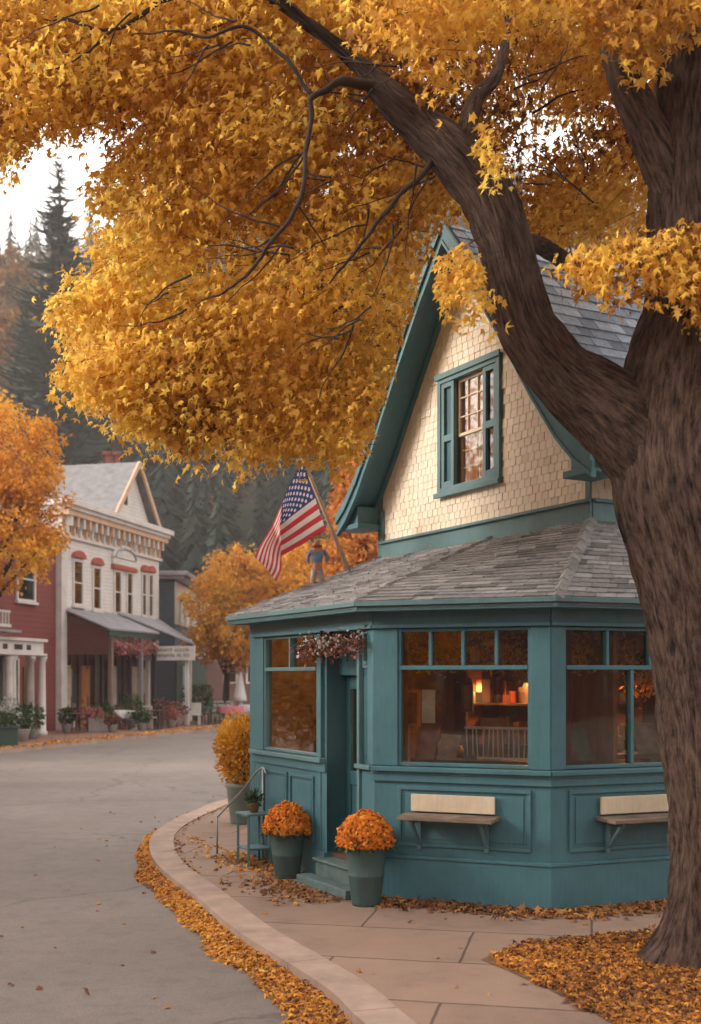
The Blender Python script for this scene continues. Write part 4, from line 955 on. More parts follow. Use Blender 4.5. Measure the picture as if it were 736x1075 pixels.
for j in range(NV):
    for i in range(NU):
        Ff.append((j*(NU+1)+i, j*(NU+1)+i+1, (j+1)*(NU+1)+i+1, (j+1)*(NU+1)+i)); u = (i+.5)/NU; v = (j+.5)/NV
        if u < .4 and v < 7/13:
            k = 0
            for su, sv in stars:
                dx = (u-su)*1.75; dy = v-sv; rr = math.hypot(dx, dy)
                if rr < .034:
                    a = math.atan2(dx, -dy); a5 = abs(((a+math.pi/5) % (2*math.pi/5))-math.pi/5)
                    if rr*math.cos(a5)+rr*math.sin(a5)*1.376*.9 < .031*1.0 or rr < .016: k = 1
            mi.append(2 if k == 0 else 1)
        else: mi.append(0 if int(v*13) % 2 == 0 else 1)
fo = np_mesh('cloth', Vf, np.array(Ff), np.zeros(len(Ff)), None, t, True)
for nm_, c in (('flag_red',(.52,.05,.06)),('flag_white',(.70,.62,.60)),('flag_blue',(.035,.055,.19))):
    m = mat(nm_, c, .8, .12, 6, .15, 200); nt = m.node_tree; tr_ = nn(nt, 'ShaderNodeBsdfTranslucent'); tr_.inputs[0].default_value = c4(c); mx = nn(nt,'ShaderNodeMixShader'); mx.inputs[0].default_value = .3
    nt.links.new(nt.nodes['Principled BSDF'].outputs[0], mx.inputs[1]); nt.links.new(tr_.outputs[0], mx.inputs[2]); nt.links.new(mx.outputs[0], nt.nodes['Material Output'].inputs[0]); fo.data.materials.append(m)
fo.data.polygons.foreach_set('material_index', mi)

# ---- small roof figure (scarecrow doll)
fp0 = P(333,617,14.35)
t = thing('roof_figure', fp0, 'small rag doll figure in a blue jacket standing on the roof beside the flag', 'figure')
def skin_fig(name, verts, edges, rad, m, parent, sub=2):
    o0 = origin_of(parent); me = bpy.data.meshes.new(name); me.from_pydata([tuple(Vector(v)-o0) for v in verts], edges, [])
    o = finish(name, me, m, parent); s = o.modifiers.new('Skin','SKIN'); o.modifiers.new('Sub','SUBSURF').levels = sub; o.modifiers['Sub'].render_levels = sub
    for v, r_ in zip(me.skin_vertices[0].data, rad): v.radius = (r_, r_*.85)
    me.skin_vertices[0].data[0].use_root = True; return o
def fv(x, z, y=0): return fp0+Vector((x, y, z))
body_v = [fv(0,.30), fv(0,.40), fv(0,.47), fv(0,.52), fv(0,.585), fv(-.045,.16), fv(-.06,.02), fv(-.065,.005,-.05), fv(.045,.16), fv(.06,.02), fv(.065,.005,-.05), fv(-.08,.455), fv(-.12,.37), fv(-.10,.29), fv(.085,.455), fv(.13,.38), fv(.12,.30)]
body_e = [(0,1),(1,2),(2,3),(3,4),(0,5),(5,6),(6,7),(0,8),(8,9),(9,10),(2,11),(11,12),(12,13),(2,14),(14,15),(15,16)]
skin_fig('body', body_v, body_e, [.06,.062,.055,.028,.062,.038,.028,.022,.038,.028,.022,.03,.025,.018,.03,.025,.018], mat('doll_skin',(.50,.26,.20),.8,.2,20,.1), t)
skin_fig('jacket', [fv(0,.29), fv(0,.38), fv(0,.46), fv(-.08,.458), fv(-.12,.375), fv(-.104,.31), fv(.085,.458), fv(.13,.385), fv(.122,.32)], [(0,1),(1,2),(2,3),(3,4),(4,5),(2,6),(6,7),(7,8)], [.078,.074,.066,.036,.031,.028,.036,.031,.028], mat('blue_jacket',(.16,.24,.42),.85,.4,18,.2), t)
skin_fig('trousers', [fv(0,.28), fv(-.045,.16), fv(-.06,.05), fv(.045,.16), fv(.06,.05)], [(0,1),(1,2),(0,3),(3,4)], [.072,.048,.042,.048,.042], mat('pale_trousers',(.42,.38,.38),.85,.3,18,.2), t)
part('hat', mat('straw',(.42,.34,.20),.9,.3,20,.3), t, lambda b: b.lathe([(.11,.625),(.11,.632),(.06,.64),(.055,.70),(.03,.72),(.005,.722)], fp0, 18), 0, True)
part('scarf', redtrim, t, lambda b: b.lathe([(.04,.50),(.065,.51),(.065,.53),(.04,.54)], fp0, 16), 0, True)

# ================================================================ BIG MAPLE
tree = thing('maple_tree', G(768,1005), 'huge golden maple with a thick ridged trunk in front of the shop', 'tree')
def bark_tube(name, knots, parent, n=72, step=.05, ridge=.022, flare=None, seed=0):
    """knots: (px, py, Y, radius px)"""
    pts = [P(k[0],k[1],k[2]) for k in knots]; rad = [k[3]*k[2]/F for k in knots]
    c = catm([Vector((p.x,p.y,p.z)) for p in pts], 14); rr = [r_.x for r_ in catm([Vector((r_,0,0)) for r_ in rad], 14)]
    out = [c[0]]; orr = [rr[0]]
    for p, r_ in zip(c[1:], rr[1:]):
        if (p-out[-1]).length >= step: out.append(p); orr.append(r_)
    V = np.zeros((len(out)*n,3)); A = np.zeros((len(out)*n,3)); x = None; l = 0
    rA = max(orr)*.8
    for i, p in enumerate(out):
        t_ = (out[min(i+1,len(out)-1)]-out[max(i-1,0)]).normalized()
        if i: l += (p-out[i-1]).length
        if x is None: x = t_.cross(Vector((0,1,0))).normalized()
        x = (x-t_*x.dot(t_)).normalized(); y_ = t_.cross(x); r0 = orr[i]
        for k in range(n):
            a = 2*math.pi*k/n; r_ = r0
            ca, sa = math.cos(a), math.sin(a)
            q = Vector((ca*r0*7+seed, sa*r0*7, l*.9)); w = mnoise.noise(q*.6)
            rid = abs(mnoise.noise(Vector((ca*rA*26+w*1.2, sa*rA*26, l*2.6+w+seed))))
            rid2 = mnoise.noise(Vector((ca*rA*60, sa*rA*60, l*5)))
            r_ += (rid-.25)*ridge*2.5+rid2*ridge*.8+w*.05*r0*2
            if flare and p.z < flare:
                f = (1-max(0,p.z)/flare)**2.2; r_ += f*(.10+.13*max(0, math.sin(a*3+1.1))+.07*math.sin(a*5+2))
            q = p+x*ca*r_+y_*sa*r_; V[i*n+k] = q; A[i*n+k] = (ca*rA, sa*rA, l+seed*3)
    Fq = np.array([(i*n+k, i*n+(k+1)%n, (i+1)*n+(k+1)%n, (i+1)*n+k) for i in range(len(out)-1) for k in range(n)])
    o = np_mesh(name, V, Fq, np.zeros(len(Fq)), bark, parent, True)
    at = o.data.attributes.new('bark','FLOAT_VECTOR','POINT'); at.data.foreach_set('vector', A.ravel()); return o
TY = 8.45
bark_tube('trunk', [(772,1030,TY,66),(774,960,TY,65),(774,870,TY,67),(762,740,TY,68),(750,640,TY,69),(734,560,TY,74),(722,490,TY,78),(727,420,TY,76),(736,360,TY,68),(738,310,TY,57),(732,250,TY,48),(729,180,TY,45),(733,90,TY,43),(748,0,TY,40),(762,-110,TY,32),(790,-300,TY,20),(800,-500,TY,8)], tree, 110, .045, .024, .75, 1.3)
bark_tube('limb', [(752,610,TY,50),(718,520,TY,54),(672,462,TY-.02,50),(630,424,TY-.05,42),(588,390,TY-.1,34),(556,346,TY-.2,30),(541,298,TY-.25,28),(529,250,TY-.3,27),(511,205,TY-.3,27),(481,168,TY-.3,24),(448,138,TY-.2,21),(418,112,TY-.2,17),(394,86,TY-.1,11),(366,58,TY,6.5),(320,22,TY,5),(250,-30,TY,4),(140,-110,TY,2)], tree, 90, .04, .018, None, 4.1)
bark_tube('limb', [(728,240,TY,28),(706,190,TY-.05,25),(682,140,TY-.1,21),(658,90,TY-.15,17),(642,40,TY-.1,13),(635,-20,TY,10),(610,-120,TY,6)], tree, 48, .04, .012, None, 7)
bark_tube('limb', [(520,262,TY-.2,10),(548,256,TY+.1,10),(572,260,TY+.5,9),(600,278,TY+1.1,8),(640,285,TY+2.2,6)], tree, 24, .03, .006, None, 9)
bark_tube('limb', [(486,150,TY-.2,11),(500,104,TY,9),(519,82,TY+.1,7),(530,48,TY+.3,5),(536,-10,TY+.6,4)], tree, 20, .03, .004, None, 12)
canopy = [(-260,150),(-60,160),(0,166),(22,170),(42,140),(60,112),(72,128),(88,138),(104,118),(125,112),(135,128),(150,116),(158,140),(140,150),(112,156),(108,185),(104,207),(118,232),(128,250),(105,258),(98,285),(70,300),(50,318),(54,335),(70,352),(62,385),(72,398),(100,425),(118,416),(135,440),(150,456),(168,446),(188,470),(205,474),(212,462),(238,452),(262,482),(285,476),(300,466),(320,474),(338,462),(352,480),(378,486),(400,470),(408,420),(416,380),(441,300),(468,236),(560,250),(660,272),(760,285),(1050,320),(1050,-750),(-260,-750)]
house = [(466,230),(440,300),(415,380),(380,490),(362,540),(362,1075),(1050,1075),(1050,300),(660,279)]
def bpx(lst, n=10, name='branch'):
    pts = [P(a,b_,c) for a,b_,c,_ in lst]; c = catm(pts,6); c = [q+mnoise.noise_vector(q*3.5)*.045+mnoise.noise_vector(q*11)*.012 for q in c]; rr = [v.x*.78*(1+.25*mnoise.noise(Vector((v.x*99,0,i_*.9)))) for i_, v in enumerate( catm([Vector((k[3]*k[2]/F,0,0)) for k in lst],6))]
    b = MB(); b.tube(c, rr, n); b.build(name, barkf, tree, smooth=True)
bpx([(395,92,8.3,8),(360,88,8.1,6),(330,98,8.0,4.2),(325,112,8.0,3.6),(322,163,8.0,3.4),(311,217,8.0,3.2),(289,255,8.0,2.8),(256,287,8.0,2.2),(228,307,8.1,1.4),(205,318,8.2,.8)])
bpx([(330,100,8.0,3.6),(318,88,8.0,3.2),(296,58,8.0,3.0),(261,32,8.0,2.6),(220,34,8.0,2.2),(174,33,8.1,1.4),(140,40,8.2,.9)])
bpx([(455,165,8.2,5),(438,183,8.1,3.8),(411,215,8.1,3.2),(385,250,8.1,2.6),(360,281,8.15,2),(345,300,8.2,1)])
bpx([(520,275,15.8,5),(470,300,15.3,4),(440,306,14.6,3.2),(400,312,13.5,3),(365,330,12.5,2.6),(335,352,11.9,2.2),(300,375,11.6,1.4),(280,392,11.6,.8)])
bpx([(360,330,12.4,2),(345,350,12,1.5),(330,380,11.8,1),(322,398,11.8,.6)])
bpx([(120,28,8.3,2.2),(100,45,8.3,1.8),(80,62,8.3,1.2),(55,72,8.3,.7)]); bpx([(230,-28,8.3,5),(160,10,8.3,3.4),(120,28,8.3,2.4),(60,20,8.4,1)])
bpx([(322,163,8.0,1.6),(300,190,8.1,1.2),(270,205,8.2,.7)]); bpx([(311,217,8.0,1.5),(330,240,8.1,1),(350,262,8.2,.6)]); bpx([(289,255,8.0,1.4),(262,262,8.1,1),(240,255,8.2,.6)])
bpx([(600,150,9.5,1.6),(618,170,9.5,1.5),(606,205,9.5,1.2),(604,225,9.5,.8)]); bpx([(560,120,9.5,2),(590,100,9.5,1.5),(620,96,9.5,.9)]); bpx([(470,100,9,2),(450,60,9,1.5),(440,20,9,1)])
BR = random.Random(5)
for (x, y, dx, dy, n_) in [(395,90,-1,.1,7),(322,170,-1,.3,6),(289,255,-1,.5,5),(440,180,-.6,.9,5),(365,330,-.9,.5,6),(480,160,-.7,-.6,5),(240,40,-1,.4,6),(120,30,-1,.5,4),(560,110,.3,-.5,5),(600,200,-.5,-.5,4),(400,240,-.7,.8,6),(200,300,-1,.3,4)]:
    for k in range(n_):
        a = math.atan2(dy, dx)+BR.uniform(-.75,.75); L_ = BR.uniform(35,120); Y_ = BR.uniform(7.9,8.5); x0_, y0_ = x+BR.uniform(-25,25), y+BR.uniform(-25,25); bend = BR.uniform(-.5,.5); pts_ = []
        for q in range(5): pts_.append((x0_, y0_, Y_+.05*q, 1.7*(1-q/5.2))); x0_ += math.cos(a)*L_/4; y0_ += math.sin(a)*L_/4; a += bend/4+BR.uniform(-.12,.12)
        if in_poly(np.array([x0_]), np.array([y0_]), canopy)[0] and not in_poly(np.array([x0_]), np.array([y0_]), house)[0]: bpx(pts_, 5)

def spray_leaves(cx, cy, cY, M, spread, seed):
    """cx,cy px centres, cY depth -> leaf positions in world"""
    c = np.stack([(cx-CX)/F*cY, cY, H-(cy-HY)*cY/F], 1); N = len(c)
    ax = rdir(N)*.62+unit((c-np.array((2.6,9.0,6.0)))*np.array((1,1,.35)))*.85; ax[:,2] = ax[:,2]*.6-.22; ax = unit(ax)
    t_ = RNG.uniform(-1,1,(N,M,1)); off = ax[:,None,:]*t_*spread*1.3+RNG.normal(size=(N,M,3))*spread*.24*(1.15-.5*t_); off[...,2] -= (t_[...,0]**2)*spread*.35
    return (c[:,None,:]+off).reshape(-1,3), np.repeat(ax, M, 0), c, ax
def crown(name, poly, N, Yf, M, size, edge=9, dens=None, avoid=None, seed=1, twigs=True, bnd=None, rb=0.):
    x0, x1 = min(p[0] for p in poly), max(p[0] for p in poly); y0, y1 = min(p[1] for p in poly), max(p[1] for p in poly)
    if bnd: x0, x1, y0, y1 = bnd
    cx = RNG.uniform(x0,x1,N*4); cy = RNG.uniform(y0,y1,N*4); ok = in_poly(cx, cy, poly)
    if dens is not None: ok &= RNG.random(N*4) < dens(cx, cy)
    cx, cy = cx[ok], cy[ok]; cY = Yf(cx, cy)
    if twigs and N > 200:
        w3 = np.stack([(cx-CX)/F*cY, cY, H-(cy-HY)*cY/F], 1); kp = (snoise(w3, 2.6, seed+20)+.5*snoise(w3, 5.5, seed+21)) > -.10; cx, cy, cY = cx[kp], cy[kp], cY[kp]
    cx, cy, cY = cx[:N], cy[:N], cY[:N]
    q, ax, c, axc = spray_leaves(cx, cy, cY, M, .34, seed)
    px = CX+q[:,0]/q[:,1]*F; py = HY-(q[:,2]-H)/q[:,1]*F
    j = snoise(q, 9, seed)*edge+snoise(q, 3.6, seed+3)*edge*1.1; j2 = snoise(q, 11, seed+5)*edge+snoise(q, 4.2, seed+9)*edge*1.1
    ok = in_poly(px+j, py+j2, poly) | (np.repeat(RNG.random(len(c)) < .32, M) & in_poly(px+j+np.where(px<300,12,0), py+j2-24, poly))
    if avoid is not None: ok &= ~(in_poly(px, py, avoid) & (q[:,1] < 15.8) )
    q = q[ok]; ax = ax[ok]; n = len(q)
    tip = unit(rdir(n)*.9+np.array((0,0,-.75))+ax*.5); up = unit(rdir(n)*.95+np.array((0,0,.75))+np.array((-.1,-.35,0)))
    rn = np.clip(.63+rb+.26*snoise(q,1.5,seed)+.17*snoise(q,4.2,seed+2)+.13*RNG.normal(size=n)-.12*np.clip((q[:,0]-.8)/1.5,0,1)-.18*np.clip((q[:,2]-5.3)/2,0,1),0,1)  # browner to the right and high up: crown shade put into leaf colour
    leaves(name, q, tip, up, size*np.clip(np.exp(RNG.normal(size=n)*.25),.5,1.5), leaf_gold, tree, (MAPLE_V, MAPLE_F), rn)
    if twigs:
        ok = in_poly(CX+c[:,0]/c[:,1]*F, HY-(c[:,2]-H)/c[:,1]*F, poly); 
        if avoid is not None: ok &= ~in_poly(CX+c[:,0]/c[:,1]*F+14, HY-(c[:,2]-H)/c[:,1]*F+10, avoid)
        c = c[ok]; axc = axc[ok]; K = len(c)
        a = c-axc*.22; e = c+axc*.12; s = unit(np.cross(axc, rdir(K)))*.0028; s2 = unit(np.cross(axc, s))*.0028
        V = np.stack([a+s, a-s, a+s2, e+s*.3, e-s*.3, e+s2*.3], 1).reshape(-1,3); Fq = (np.array([(0,1,4,3),(1,2,5,4),(2,0,3,5)])[None]+(np.arange(K)*6)[:,None,None]).reshape(-1,4)
        np_mesh('twigs', V, Fq, np.zeros(len(Fq)), barkf, tree)
    return n
def Ymain(x, y):
    u = RNG.random(len(x)); near = np.where((x < 470), 8.6, 9.0)
    Y = near+u*4.2
    return Y
def dens_main(x, y):
    d = np.ones(len(x)); g = (x > 385) & (x < 665) & (y > 0) & (y < 320); d[g] = .85
    g2 = (x > 100) & (x < 240) & (y < 60); d[g2] = .8
    ho = np.exp(-(((x-560)/45)**2+((y-80)/32)**2))+.8*np.exp(-(((x-465)/26)**2+((y-72)/24)**2))+.9*np.exp(-(((x-570)/40)**2+((y-135)/30)**2))
    return d*(1-np.clip(ho,0,.86))
total = crown('foliage', canopy, 4000, Ymain, 40, .060, 13, dens_main, house, 1, True, (-120,860,-60,490))
total += crown('foliage', canopy, 480, Ymain, 18, .14, 9, lambda x,y: ((y < -40)|(x < -90)|(x > 830)).astype(float), house, 2, False)
ly = [(p[0],p[1]) for p in canopy if p[1] > -100 and p[0] < 480]
total += crown('foliage', canopy, 700, lambda x,y: 8.4+RNG.random(len(x))*.6, 34, .060, 10, lambda x,y: ((x < 400)&(RNG.random(len(x))<.8)).astype(float), house, 3, True, (-60,400,-30,490), .05)
# clusters hanging in front of limbs and gable
c1 = [(462,268),(478,258),(497,262),(508,280),(508,300),(535,318),(522,326),(508,320),(500,338),(488,332),(472,316),(460,318),(456,298)]
total += crown('foliage', c1, 18, lambda x,y: np.full(len(x),7.75)+RNG.random(len(x))*.3, 48, .060, 4, None, None, 5)
c2 = [(700,238),(735,232),(800,240),(800,345),(748,345),(735,338),(724,322),(706,308),(690,292),(684,306),(664,316),(646,322),(622,306),(604,300),(582,296),(588,278),(604,258),(640,246)]
total += crown('foliage', c2, 64, lambda x,y: np.full(len(x),7.55)+RNG.random(len(x))*.35, 60, .062, 8, None, None, 6, True, None, -.16)  # lowered leaf tone stands in for the crown's shade here
c3 = [(580,-60),(820,-60),(820,20),(740,14),(705,30),(690,64),(676,92),(662,84),(650,50),(628,46),(610,30),(585,30)]
total += crown('foliage', c3, 70, lambda x,y: np.full(len(x),7.5)+RNG.random(len(x))*.4, 52, .064, 7, None, None, 7, True, None, -.2)  # browner leaves paint the dim light at the top right
c4_ = [(360,-60),(585,-60),(575,24),(540,42),(510,34),(480,60),(468,100),(470,140),(448,158),(436,134),(446,100),(440,66),(410,44),(380,56),(358,40)]
total += crown('foliage', c4_, 48, lambda x,y: np.full(len(x),7.4)+RNG.random(len(x))*.5, 50, .064, 8, None, None, 8, True, None, -.14)  # shade on this cluster is put into its browner leaf colour
c5 = [(480,108),(500,130),(512,152),(500,168),(520,178),(515,195),(535,200),(530,160),(510,120)]
total += crown('foliage', c5, 14, lambda x,y: np.full(len(x),7.7)+RNG.random(len(x))*.3, 34, .065, 6, None, None, 9)
print('LEAVES', total)

# ================================================================ FALLEN LEAVES
def litter(name, q, label, m=litter_m, size=(.05,.10), pile=.03, seed=0, rb=0):
    n = len(q); q = q.copy(); q[:,2] += RNG.random(n)**2*pile+.006
    tip = rdir(n); tip[:,2] *= .2; up = rdir(n)*.5+np.array((0,0,1.))
    rn = np.clip(.5+rb+.25*snoise(q,1.6,seed)+.25*RNG.normal(size=n),0,1)
    o = leaves(name, q, tip, up, RNG.uniform(size[0],size[1],n), m, None, (MAPLE_V*np.array((1,1,1.6)), MAPLE_F), rn)
    return tag(o, label, 'fallen leaves', kind='stuff')
oc = np.array([tuple(p) for p in outer_c]); st = [i for i,p in enumerate(oc) if True]
def along(curve, n, wfun, z, side=-1, zf=None):
    seg = np.diff(curve, axis=0); ln = np.linalg.norm(seg[:,:2],axis=1); cum = np.concatenate([[0],np.cumsum(ln)]); s = RNG.random(n)*cum[-1]
    i = np.clip(np.searchsorted(cum, s)-1, 0, len(seg)-1); f = (s-cum[i])/ln[i]; p = curve[i]+seg[i]*f[:,None]; t_ = seg[i]/ln[i][:,None]
    nrm = np.stack([-t_[:,1], t_[:,0], np.zeros(n)],1); w = wfun(p)*RNG.random(n)**1.25*(1+.35*snoise(p,3.2,4))
    q = p+side*nrm*w[:,None]; q[:,2] = z; return q, w
q, w = along(oc[14:-8], 15500, lambda p: .12+.26*np.clip((15-p[:,1])/9,0,1), -.13)
q[:,2] += np.clip(.07-w*.3,0,.07)
litter('leaf_drift', q, 'orange leaves drifted along the road side of the curved kerb', size=(.028,.06), pile=.02, seed=1, rb=-.12)
q, w = along(np.array([tuple(p) for p in inner_c])[20:60], 160, lambda p: .08+0*p[:,0], .0, 1); litter('leaf_scatter_kerb', q, 'thin line of brown leaves caught behind the kerb on the pavement', litter_b, (.035,.06), .01, 2)
N = 150000; x = RNG.uniform(500,900,N); yy = RNG.uniform(975,1200,N); poly = [(512,1006),(540,992),(620,984),(705,976),(900,985),(900,1200),(760,1160),(655,1082),(612,1058),(560,1030),(528,1016)]
ok = in_poly(x+snoise(np.stack([x*.02,yy*.05,x*0],1),3,2)*8, yy, poly); Yv = 2520/(yy-711); ok &= RNG.random(N) < .35*(2520/(yy-711)/9)**3; x, yy, Yv = x[ok][:19000], yy[ok][:19000], Yv[ok][:19000]
litter('leaf_carpet', np.stack([(x-CX)/F*Yv, Yv, 0*Yv+.008],1), 'thick carpet of golden leaves on the bed around the trunk', size=(.022,.062), pile=.025, seed=3, rb=-.06)
def wallstrip(fr, t0, t1, n, wd):
    t_ = RNG.uniform(t0,t1,n); o = .04+np.abs(RNG.normal(size=n))*wd; return np.array([tuple(fr.pt(a,b_,0)) for a,b_ in zip(t_,o)])
q = np.concatenate([wallstrip(FF_, -.05, LF+.02, 1500, .14), wallstrip(FR, -.05, 2.6, 1700, .17), wallstrip(FL, .0, 1.4, 260, .30)+np.array((-.25,-.14,0)), wallstrip(FL, 1.4, 3.0, 600, .2)])
litter('leaf_drift_wall', q, 'brown leaves gathered along the foot of the shop walls', litter_b, (.045,.085), .03, 4)
n = 750; t_ = RNG.random(n); ctr = np.array([tuple(G(228,868)), tuple(G(285,912))]); q = ctr[0]+(ctr[1]-ctr[0])*t_[:,None]+RNG.normal(size=(n,3))*np.array((.28,.5,0)); q[:,2] = 0
q = q[~((q[:,0]-P2.x)*nl.x+(q[:,1]-P2.y)*nl.y < .05)]
litter('leaf_patch', q, 'yellow leaves scattered on the pavement by the planter and plant stand', size=(.04,.08), pile=.02, seed=5, rb=.2)
n = 2600; x = RNG.uniform(-2.2,6,n); yv = RNG.uniform(5.2,20,n); pxx = CX+x/yv*F; pyy = HY+2.1/yv*F
inside = in_poly(x, yv, [(p.x,p.y) for p in inner_c]+[(30,.5),(30,27)]) & (~in_poly(x, yv, [(p.x,p.y) for p in fp])) & (RNG.random(n) < .10+.12*(snoise(np.stack([x,yv,0*x],1),1.5,3) > .4))
litter('leaf_scatter', np.stack([x[inside],yv[inside],0*x[inside]],1), 'single brown leaves scattered over the pavement slabs', litter_b, (.04,.075), .012, 6)
n = 150; x = RNG.uniform(-4,1,n); yv = RNG.uniform(6,22,n); inside = ~in_poly(x, yv, [(p.x,p.y) for p in outer_c]+[(30,.5),(30,27)])
litter('leaf_scatter_road', np.stack([x[inside],yv[inside],0*x[inside]-.13],1), 'few single leaves lying on the open road', litter_b, (.04,.07), .01, 7)
q, w = along(np.array([tuple(p) for p in fkc]), 5000, lambda p: .5+0*p[:,0], .01, 1); litter('leaf_drift_far', q, 'orange leaves along the kerb across the street', litter_m, (.08,.14), .04, 8)

# ================================================================ FAR STREET
FW = Frame((-11.56,45.8), (.229,.974), (.974,-.229))
wb = thing('white_building', (-11,50,0), 'white clapboard two storey building with bracketed cornice and red window hoods', 'building')
part('wall', white_siding, wb, lambda b: (FW.bx(b, 0, 9.9, -9, -.001, 3.5, 8.9), FW.bx(b, 0, 9.9, -9, -.5, 0, 3.5)), 0)
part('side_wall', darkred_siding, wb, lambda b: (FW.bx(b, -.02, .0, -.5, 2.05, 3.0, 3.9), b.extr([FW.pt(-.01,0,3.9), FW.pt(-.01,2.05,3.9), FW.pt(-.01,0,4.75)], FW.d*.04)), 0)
zt = lambda x, y: FW.z(x, y)
part('cornice', white, wb, lambda b: (FW.bx(b, -.35, 10.35, -9, .62, 8.98, 9.22), FW.bx(b, -.25, 10.2, -9, .50, 8.82, 8.979), FW.bx(b, -.15, 10.1, -.2, .12, 7.72, 7.86)), .02)
part('cornice_band', peach, wb, lambda b: FW.bx(b, -.2, 10.15, -.3, .40, 8.60, 8.82), .01)
part('frieze', cream, wb, lambda b: FW.bx(b, 0, 9.9, .0, .04, 7.86, 8.6), 0)
for k in range(18):
    s = .25+9.4*k/17
    part('bracket', peach if k % 2 else white, wb, lambda b: (FW.bx(b, s-.08, s+.08, .042, .34, 8.2, 8.599), FW.bx(b, s-.07, s+.07, .042, .18, 7.87, 8.199)), .01)
    if k < 17: part('frieze_panel', darkin if k % 3 else dwood, wb, lambda b: FW.bx(b, s+.16, s+.42, .041, .05, 7.98, 8.5), 0)
def fwin(fr, parent, x0, x1, y0, y1, hood=None, fm=white, pair=False, gm=gl_far, curtm=None):
    t0, t1 = fr.t(x0), fr.t(x1); z1 = fr.z(x0, y0); z0 = fr.z(x0, y1)
    fo_ = part('window', fm, parent, lambda b: (fr.bx(b, t0-.10, t0, -.02, .07, z0-.08, z1+.08), fr.bx(b, t1, t1+.10, -.02, .07, z0-.08, z1+.08), fr.bx(b, t0, t1, -.02, .07, z1, z1+.08), fr.bx(b, t0-.18, t1+.18, .0, .14, z0-.18, z0-.081), fr.bx(b, t0, t1, 0, .05, (z0+z1)/2-.03, (z0+z1)/2+.03), fr.bx(b, t0, t1, 0, .06, z0-.08, z0)), .005)
    part('pane', gm, fo_, lambda b: fr.bx(b, t0, t1, .01, .02, z0, z1), 0)
    part('backing', curtm or darkin, fo_, lambda b: fr.bx(b, t0, t1, .001, .006, z0, z1), 0)
    if hood:
        def h_(b):
            n = 10; c = (t0+t1)/2; w_ = (t1-t0)/2+.2
            poly = [fr.pt(c+w_*math.cos(a), .0, z1+.16+.30*math.sin(a)) for a in np.linspace(0, math.pi, n)]
            b.extr(poly, fr.n*.16)
        part('hood', hood, fo_, h_, .01)
    return t0, t1, z0, z1
bluecurt = mat('blue_blind', (.20,.25,.32), .8, .2, 3, 0); pinkc = mat('pink_blind', (.40,.24,.22), .8, .3, 3, 0)
fwin(FW, wb, 77, 85.5, 589, 633, redtrim, curtm=bluecurt); fwin(FW, wb, 97.5, 104.5, 596, 638, redtrim, curtm=darkin)
a0, _, z0_, z1_ = fwin(FW, wb, 120, 126, 600, 642, None, curtm=pinkc); _, a1, _, _ = fwin(FW, wb, 133, 138, 602, 644, None, curtm=pinkc)
def ped(b):
    c = (a0+a1)/2; w_ = (a1-a0)/2+.35
    b.extr([FW.pt(c+w_*math.cos(a), 0, z1_+.62+.62*math.sin(a)) for a in np.linspace(0, math.pi, 14)], FW.n*.15)
    FW.bx(b, a0-.3, a1+.3, 0, .12, z1_+.32, z1_+.6)
part('pediment', white, wb, ped, .02)
part('pediment_band', redtrim, wb, lambda b: FW.bx(b, a0-.34, a1+.34, 0, .17, z1_+.12, z1_+.30), .01)
part('pediment_arch', metal, wb, lambda b: b.tube([FW.pt((a0+a1)/2+((a1-a0)/2+.15)*math.cos(a), .17, z1_+.66+.42*math.sin(a)) for a in np.linspace(0, math.pi, 12)], .05, 6), 0)
fwin(FW, wb, 149, 152.5, 603, 645, redtrim, curtm=pinkc); fwin(FW, wb, 156, 159.5, 604, 646, redtrim, curtm=darkin)
# gable over the cornice
s0, s1, sm_ = 4.6, 9.3, 7.0; zbm, zap = 9.2, 12.0
def groof(b):
    for a, c in ((s0-.35, sm_), (s1+.35, sm_)):
        za = zbm-.2
        b.hexa([FW.pt(a,-9,za-.1), FW.pt(c,-9,zap-.1), FW.pt(c,.25,zap-.1), FW.pt(a,.25,za-.1), FW.pt(a,-9,za), FW.pt(c,-9,zap), FW.pt(c,.25,zap), FW.pt(a,.25,za)])
part('roof', slate, wb, groof, 0)
part('roof_skirt', slate, wb, lambda b: b.extr([FW.pt(-.3,.3,9.23), FW.pt(-.3,-3.0,9.9), FW.pt(-.3,-9,9.9), FW.pt(-.3,-9,9.23)], FW.d*10.6), 0)
part('gable', white_siding, wb, lambda b: b.extr([FW.pt(s0+.2,-.4,zbm), FW.pt(s1-.2,-.4,zbm), FW.pt(sm_,-.4,zap-.25)], FW.n*.3), 0)
part('gable_trim', peach, wb, lambda b: (b.bar(FW.pt(s0-.3,.27,zbm-.15), FW.pt(sm_,.27,zap-.05), .10, .22), b.bar(FW.pt(s1+.3,.27,zbm-.15), FW.pt(sm_,.27,zap-.05), .10, .22)), 0)
part('gable_vent', darkin, wb, lambda b: FW.bx(b, sm_-.9, sm_-.55, -.09, -.07, 9.95, 10.95), 0)
cp = P(116.5,487,52.5)
ch = part('chimney', brickm, wb, lambda b: (b.box((-11.55, 55.2, 11.8), (.8,.7,2.0), .2), b.box((-11.55, 55.2, 12.85), (.95,.85,.18), .2)), .01)
